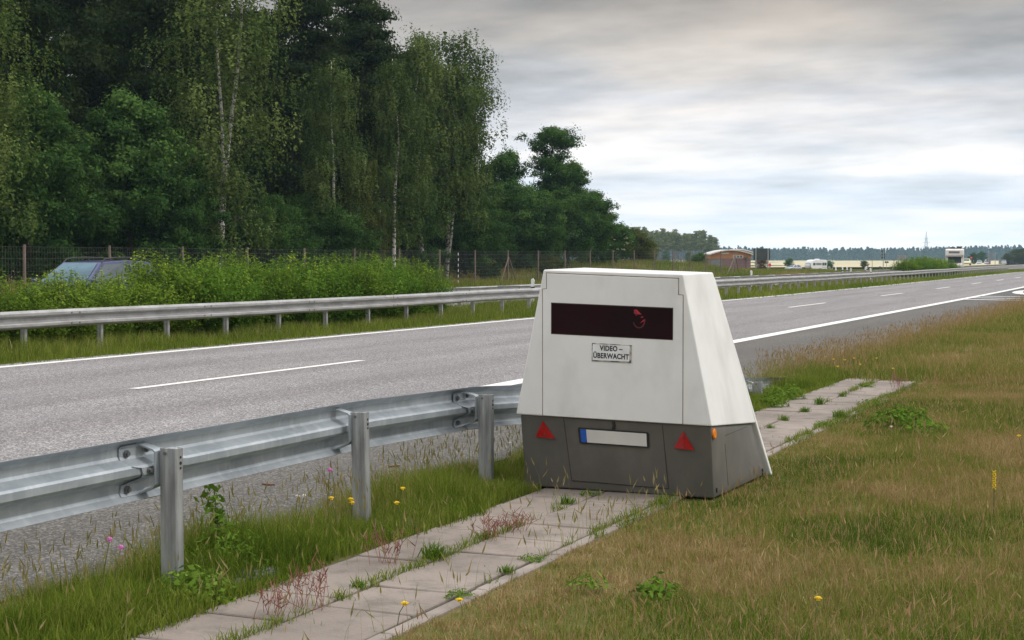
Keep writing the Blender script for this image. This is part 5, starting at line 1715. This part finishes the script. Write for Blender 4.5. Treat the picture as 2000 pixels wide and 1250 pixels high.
# rough grass beyond the opposite road
x, y = scatter(120000, -60, -34.0, 30, 215, rng, .5, 8)
k = (px_of(x, y) > -60) & (x < -33.6) & (rng.random(len(x)) < np.clip(110 / y, .35, 1)); x, y = x[k], y[k]; n = len(x)
z = ground_z(x, y)
v = np.clip(.40 + .6 * (vnoise(x * .5, y * .2, 55) - .5) + rng.normal(size=n) * .15, 0, 1)
tall = np.clip(vnoise(x * .3, y * .15, 58), 0, 1)
add(x, y, (.22 + .45 * tall) * rng.uniform(.6, 1.2, n), rng.uniform(.018, .035, n), rng.uniform(.1, .7, n), v, z=z)
m = 7000; x, y = scatter(m, -42, -35, 40, 70, rng, .3, 6); n = len(x)
add(x, y, rng.uniform(.5, 1.0, n), rng.uniform(.010, .018, n), rng.uniform(.05, .5, n), np.clip(rng.normal(.82, .08, n), 0, 1), rng.random(n) < .5)
flush('grass', 'grass', 'rough tall grass on the bank between the opposite road and the wood')


# ------------------------------------------------------------------ weeds and flowers
def ground_at(px, py):
    """point of the flat ground seen at a photo pixel"""
    fwd = Vector((-math.sin(TH) * math.cos(PITCH), math.cos(TH) * math.cos(PITCH), -math.sin(PITCH)))
    rt = Vector((math.cos(TH), math.sin(TH), 0)); up = rt.cross(fwd)
    d = fwd * F_PX + rt * (px - 1000) - up * (py - 625)
    t = -EYE / d.z
    return d.x * t, d.y * t


def clump_mesh(seed, n, r, h, size, aspect=.5):
    """a low leafy plant: many small leaves on a mound"""
    q = np.random.default_rng(seed)
    a = q.uniform(0, 2 * PI, n); rr_ = r * np.sqrt(q.uniform(0, 1, n)) * (1 + .25 * np.sin(a * 3 + seed))
    top = h * (1 - (rr_ / (r * 1.25)) ** 2)
    z = np.clip(top * q.uniform(.15, 1.05, n) + q.normal(size=n) * .01, .004, None)
    pts = np.stack([rr_ * np.cos(a), rr_ * np.sin(a), z], -1)
    nrm = np.stack([.5 * np.cos(a), .5 * np.sin(a), np.full(n, .8)], -1)
    return leaf_mesh('leaves', pts, size, q, np.clip(q.normal(.5, .22, n), 0, 1), -.1, aspect, nrm, .6)


def tuft_mesh(seed, n, r, h, wd):
    q = np.random.default_rng(seed)
    x = q.normal(size=n) * r * .28; y = q.normal(size=n) * r * .22
    return grass_mesh('tuft', x, y, np.zeros(n), q.uniform(.45, 1.15, n) * h, q.uniform(.7, 1.2, n) * wd, np.clip(np.abs(q.normal(.6, .25, n)), 0, .97), np.clip(q.normal(.45, .22, n), 0, 1), q)


WEED = [tuft_mesh(1, 130, .10, .085, .0055), tuft_mesh(2, 90, .09, .06, .005), clump_mesh(3, 150, .09, .035, .026, .4)]
for me in WEED: me.materials.append(MAT['weed'])
for k, (px, py, s, w, lb) in enumerate((
    (848, 1092, 1.3, 0, 'spiky grass tuft in the middle joint of the path, largest on the near slabs'), (945, 1052, 1.0, 1, 'small grass tuft in the middle joint beyond the largest spiky tuft'), (700, 1150, 1.0, 1, 'grass tuft in the middle joint near the red sorrel'),
    (1108, 985, 1.25, 1, 'leafy tuft growing at the front foot of the trailer'), (1150, 968, .8, 2, 'flat weed under the front edge of the trailer'), (990, 1120, .9, 1, 'tuft in the kerb joint of the near path'), (1040, 1095, .8, 2, 'flat weed in the kerb joint below the trailer'),
    (895, 1165, .8, 2, 'flat weed at the path kerb with thin stems'), (1505, 838, 1.0, 1, 'small tuft in the middle joint right behind the trailer'), (1533, 822, 1.0, 1, 'bright tuft in the middle joint behind the trailer, second from it'), (1572, 806, .9, 0, 'small tuft in the middle joint halfway along the rear path'),
    (1600, 790, 1.2, 0, 'upright tuft in the middle joint of the rear path'), (1645, 775, 1.0, 1, 'low tuft in the middle joint towards the path end'), (1690, 756, 1.3, 2, 'low spreading tuft in the middle joint near the path end'), (1640, 817, 1.35, 0, 'broad grass tuft on the outer joint of the rear path'),
    (1607, 832, 1.1, 2, 'brownish flat weed beside the broad grass tuft'), (1698, 790, 1.4, 2, 'spreading dark weed on the outer joint near the path end'), (1580, 848, .9, 1, 'small weed on the outer joint close to the trailer flap'), (1290, 985, .9, 1, 'grass tuft at the right front corner of the trailer'))):
    X, Y = ground_at(px, py)
    o = link('weed_tuft', WEED[w]); o.location = (X, Y, 0.003); o.scale = (s, s, s); o.rotation_euler = (0, 0, k * 1.3)
    tag(o, lb, 'weed', 'weed tufts in the path joints')
for k, (px, py, r, h, n, w, lb) in enumerate((
    (1762, 836, .33, .22, 60, .030, 'large leafy dark green dock plant in the dry grass right of the rear path'), (1810, 848, .24, .13, 34, .026, 'smaller leafy plant adjoining the large dock plant'),
    (1285, 1165, .13, .09, 30, .022, 'fresh green leafy weed in the grass at the bottom, right of the path'), (1145, 1150, .12, .08, 24, .018, 'small leafy weed beside the path kerb at the bottom'),
    (445, 1108, .26, .22, 70, .020, 'bright green leafy clump between the two nearest guardrail posts'), (375, 1165, .22, .14, 54, .022, 'low leafy plant hiding the foot of the closest guardrail post'), (985, 962, .14, .08, 30, .018, 'low leafy plant beside the post next to the trailer'),
    (880, 1008, .13, .07, 28, .016, 'low weed rosette at the path edge before the trailer'), (1512, 795, .16, .24, 110, .020, 'tall grey-green thistle plant at the buried guardrail end'), (1545, 780, .15, .20, 100, .020, 'second grey-green thistle plant at the buried guardrail end'),
    (735, 1050, .14, .07, 30, .016, 'flat weed on the stone slabs by the leaning guardrail post'))):
    me = clump_mesh(60 + k, int(n * 9 * (r / .2)), r, h, .022 + w * 1.1, .42 if w > .02 else .25); me.materials.append(MAT['weed'])
    X, Y = ground_at(px, py)
    o = link('leafy_weed', me); o.location = (X, Y, 0.0); tag(o, lb, 'plant')
# tall stalk with leaves by the first post
X, Y = ground_at(432, 1100)
t_ = thing('tall_weed', 'tall single weed stalk with lobed leaves right of the closest guardrail post', 'plant', (X, Y, 0))
b = bmesh.new(); limb(b, [Vector((0, 0, 0)), Vector((-.02, 0, .2)), Vector((-.05, .01, .40))], .006, .003, 5); obj('stalk', b, MAT['stalk'], t_)
P_, v_ = [], []
r2 = np.random.default_rng(9)
for k in range(90):
    zz = r2.uniform(.16, .42); P_.append([-.12 * zz + r2.normal() * .035, r2.normal() * .035, zz]); v_.append(r2.uniform(.3, .8))
me = leaf_mesh('leaves', np.array(P_), .05, r2, np.array(v_), 0, .5); me.materials.append(MAT['weed']); link('leaves', me, None, t_)
# red sorrel
for k, (px, py, h, lb) in enumerate(((600, 1190, .24, 'reddish branching sorrel on the near path slabs at the bottom'), (540, 1200, .18, 'small reddish sorrel at the left edge of the near slabs'), (765, 1100, .20, 'reddish sorrel in the middle joint of the path'), (955, 1055, .14, 'thin reddish sorrel stems on the path before the trailer'), (1005, 1040, .12, 'small reddish plant on the path nearest the trailer'), (1755, 762, .22, 'reddish grass-like stems at the far corner of the path'))):
    b = bmesh.new(); rs = random.Random(k)
    for q in range(16):
        a = rs.uniform(0, 6.3); p0 = Vector((rs.gauss(0, .05), rs.gauss(0, .05), 0)); p1 = p0 + Vector((math.cos(a) * .05, math.sin(a) * .05, h * rs.uniform(.5, 1)))
        bar(b, (0, 0, 0), p0, .0018, n=3)
        bar(b, p0, p1, .0016, .001, n=3)
        for w_ in range(5):
            t = rs.uniform(.4, 1); c = p0.lerp(p1, t); bar(b, c, c + Vector((rs.gauss(0, .02), rs.gauss(0, .02), rs.uniform(.01, .05))), .0022, .0014, n=3)
    o = obj('sorrel', b, surf('sorrel_red', (.26, .10, .075), (.18, .07, .05), 30, .8)); X, Y = ground_at(px, py); o.location = (X, Y, 0); tag(o, lb, 'plant', 'sorrel plants on the path')


def flower(px, py, h, kind, label, group):
    """px, py: photo pixel of the blossom; h: its height above ground"""
    fwd = Vector((-math.sin(TH) * math.cos(PITCH), math.cos(TH) * math.cos(PITCH), -math.sin(PITCH)))
    rt = Vector((math.cos(TH), math.sin(TH), 0)); up = rt.cross(fwd)
    d = fwd * F_PX + rt * (px - 1000) - up * (py - 625)
    t = (h - EYE) / d.z
    X, Y = d.x * t, d.y * t
    r = thing(kind + '_flower', label, 'flower', (X, Y, 0), RND.uniform(0, 6), group)
    b = bmesh.new(); limb(b, [Vector((.04, .03, -.03)), Vector((.015, .02, h * .6)), Vector((0, 0, h))], .0025, .0018, 4); obj('stalk', b, MAT['stalk'], r)
    b = bmesh.new()
    R_ = {'yellow': .020, 'pink': .017, 'white': .014}[kind]
    for q in range(16):
        a = q * 2.399; rr_ = R_ * (.35 + .65 * q / 16)
        lift = (.010 if kind != 'pink' else .016) * (1 - q / 20)
        c = Vector((math.cos(a) * rr_ * .6, math.sin(a) * rr_ * .6, h + lift))
        box(b, c, (rr_ * .9, .007, .004), rz=a, ry=-.35)
    bar(b, (0, 0, h - .006), (0, 0, h + .008), R_ * .45, R_ * .3, n=8)
    obj('blossom', b, MAT[kind + '_petal'], r)
    return r


for px, py, h, lb in ((214, 1056, .30, 'pink flower left of the closest guardrail post, upper one of the pair'), (236, 1072, .27, 'pink flower left of the closest guardrail post, lower one of the pair'), (644, 920, .42, 'tall pink flower standing in front of the tarmac beside the leaning post'), ):
    flower(px, py, h, 'pink', lb, 'pink flowers in the grass strip')
for px, py, h, lb in ((647, 974, .24, 'yellow flower standing alone left of the leaning post'), (685, 976, .22, 'yellow flower touching the left side of the leaning post, upper'), (688, 983, .20, 'yellow flower touching the left side of the leaning post, lower'), (775, 983, .20, 'yellow flower right of the leaning post, the lower one'), (786, 955, .20, 'yellow flower right of the leaning post, the upper one'), (790, 1180, .10, 'yellow flower on the kerb of the near slabs'), (897, 1173, .06, 'small yellow flower in the grass beside the path kerb'), (1610, 700, .2, 'yellow flower beyond the path end, leftmost'), (1628, 702, .2, 'yellow flower beyond the path end, second from the left'), (1650, 703, .22, 'yellow flower beyond the path end, in the middle'), (1668, 700, .2, 'yellow flower beyond the path end, fourth'), (1744, 720, .2, 'yellow flower beyond the path end, rightmost'), (1636, 716, .2, 'yellow flower beyond the path end, low between the others'), (1712, 700, .2, 'yellow flower beyond the path end, standing apart on the right'), (1680, 712, .2, 'yellow flower beyond the path end, lowest on the right side'), (1598, 1170, .1, 'yellow flower low in the dry grass at the bottom'), (1990, 852, .2, 'yellow flower in the dry grass at the picture edge')):
    flower(px, py, h, 'yellow', lb, 'yellow flowers')
for px, py, h, lb in ((581, 970, .22, 'small white daisy before the tarmac, left one of the pair'), (594, 969, .22, 'small white daisy before the tarmac, right one of the pair'), (996, 866, .2, 'small white daisy beside the trailer'), (1612, 697, .2, 'white daisy beyond the path end'), (1741, 834, .08, 'white flower at the foot of the large dock plant')):
    flower(px, py, h, 'white', lb, 'white daisies')
X, Y = ground_at(1941, 1012)
t_ = thing('yellow_spike_flower', 'upright yellow flower spike in the dry grass at the right', 'flower', (X, Y, 0))
b = bmesh.new(); bar(b, (0, 0, 0), (0, 0, .30), .0035, n=5); obj('stalk', b, MAT['stalk'], t_)
b = bmesh.new()
for k in range(22):
    a = k * 2.4; zz = .19 + .12 * k / 22; box(b, (math.cos(a) * .007, math.sin(a) * .007, zz), (.009, .009, .008), rz=a)
obj('blossom', b, MAT['yellow_petal'], t_)
for k, (px, py) in enumerate(((524, 948), (770, 912), (875, 912))):
    X, Y = ground_at(px, py); b = bmesh.new(); prism(b, [(-.05, -.012, 0), (.03, -.02, 0), (.055, .004, 0), (.01, .02, 0), (-.04, .012, 0)], (0, 0, .012))
    o = obj('bark_chip', b, MAT['bark_pine'], bevel=.003); o.location = (X, Y, .003); o.rotation_euler = (0, 0, k)
    tag(o, ('brown bark chip on the shoulder tarmac left of the leaning post', 'brown bark chip on the shoulder tarmac right of the leaning post', 'small brown bark chip on the shoulder tarmac near the trailer')[k], 'bark chip')

# ------------------------------------------------------------------ air
if HAZE > 0:
    b = bmesh.new(); box(b, (-750, 1200, 39.0), (4900, 3600, 84.0))
    m, n_, l_, out_ = newmat('air')
    pv = n_.new('ShaderNodeVolumePrincipled')
    pv.inputs['Color'].default_value = (.52, .78, 1.0, 1)
    pv.inputs['Density'].default_value = HAZE
    pv.inputs['Anisotropy'].default_value = 0.0
    l_.new(pv.outputs[0], out_.inputs['Volume'])
    tag(obj('haze', b, m), kind='stuff')
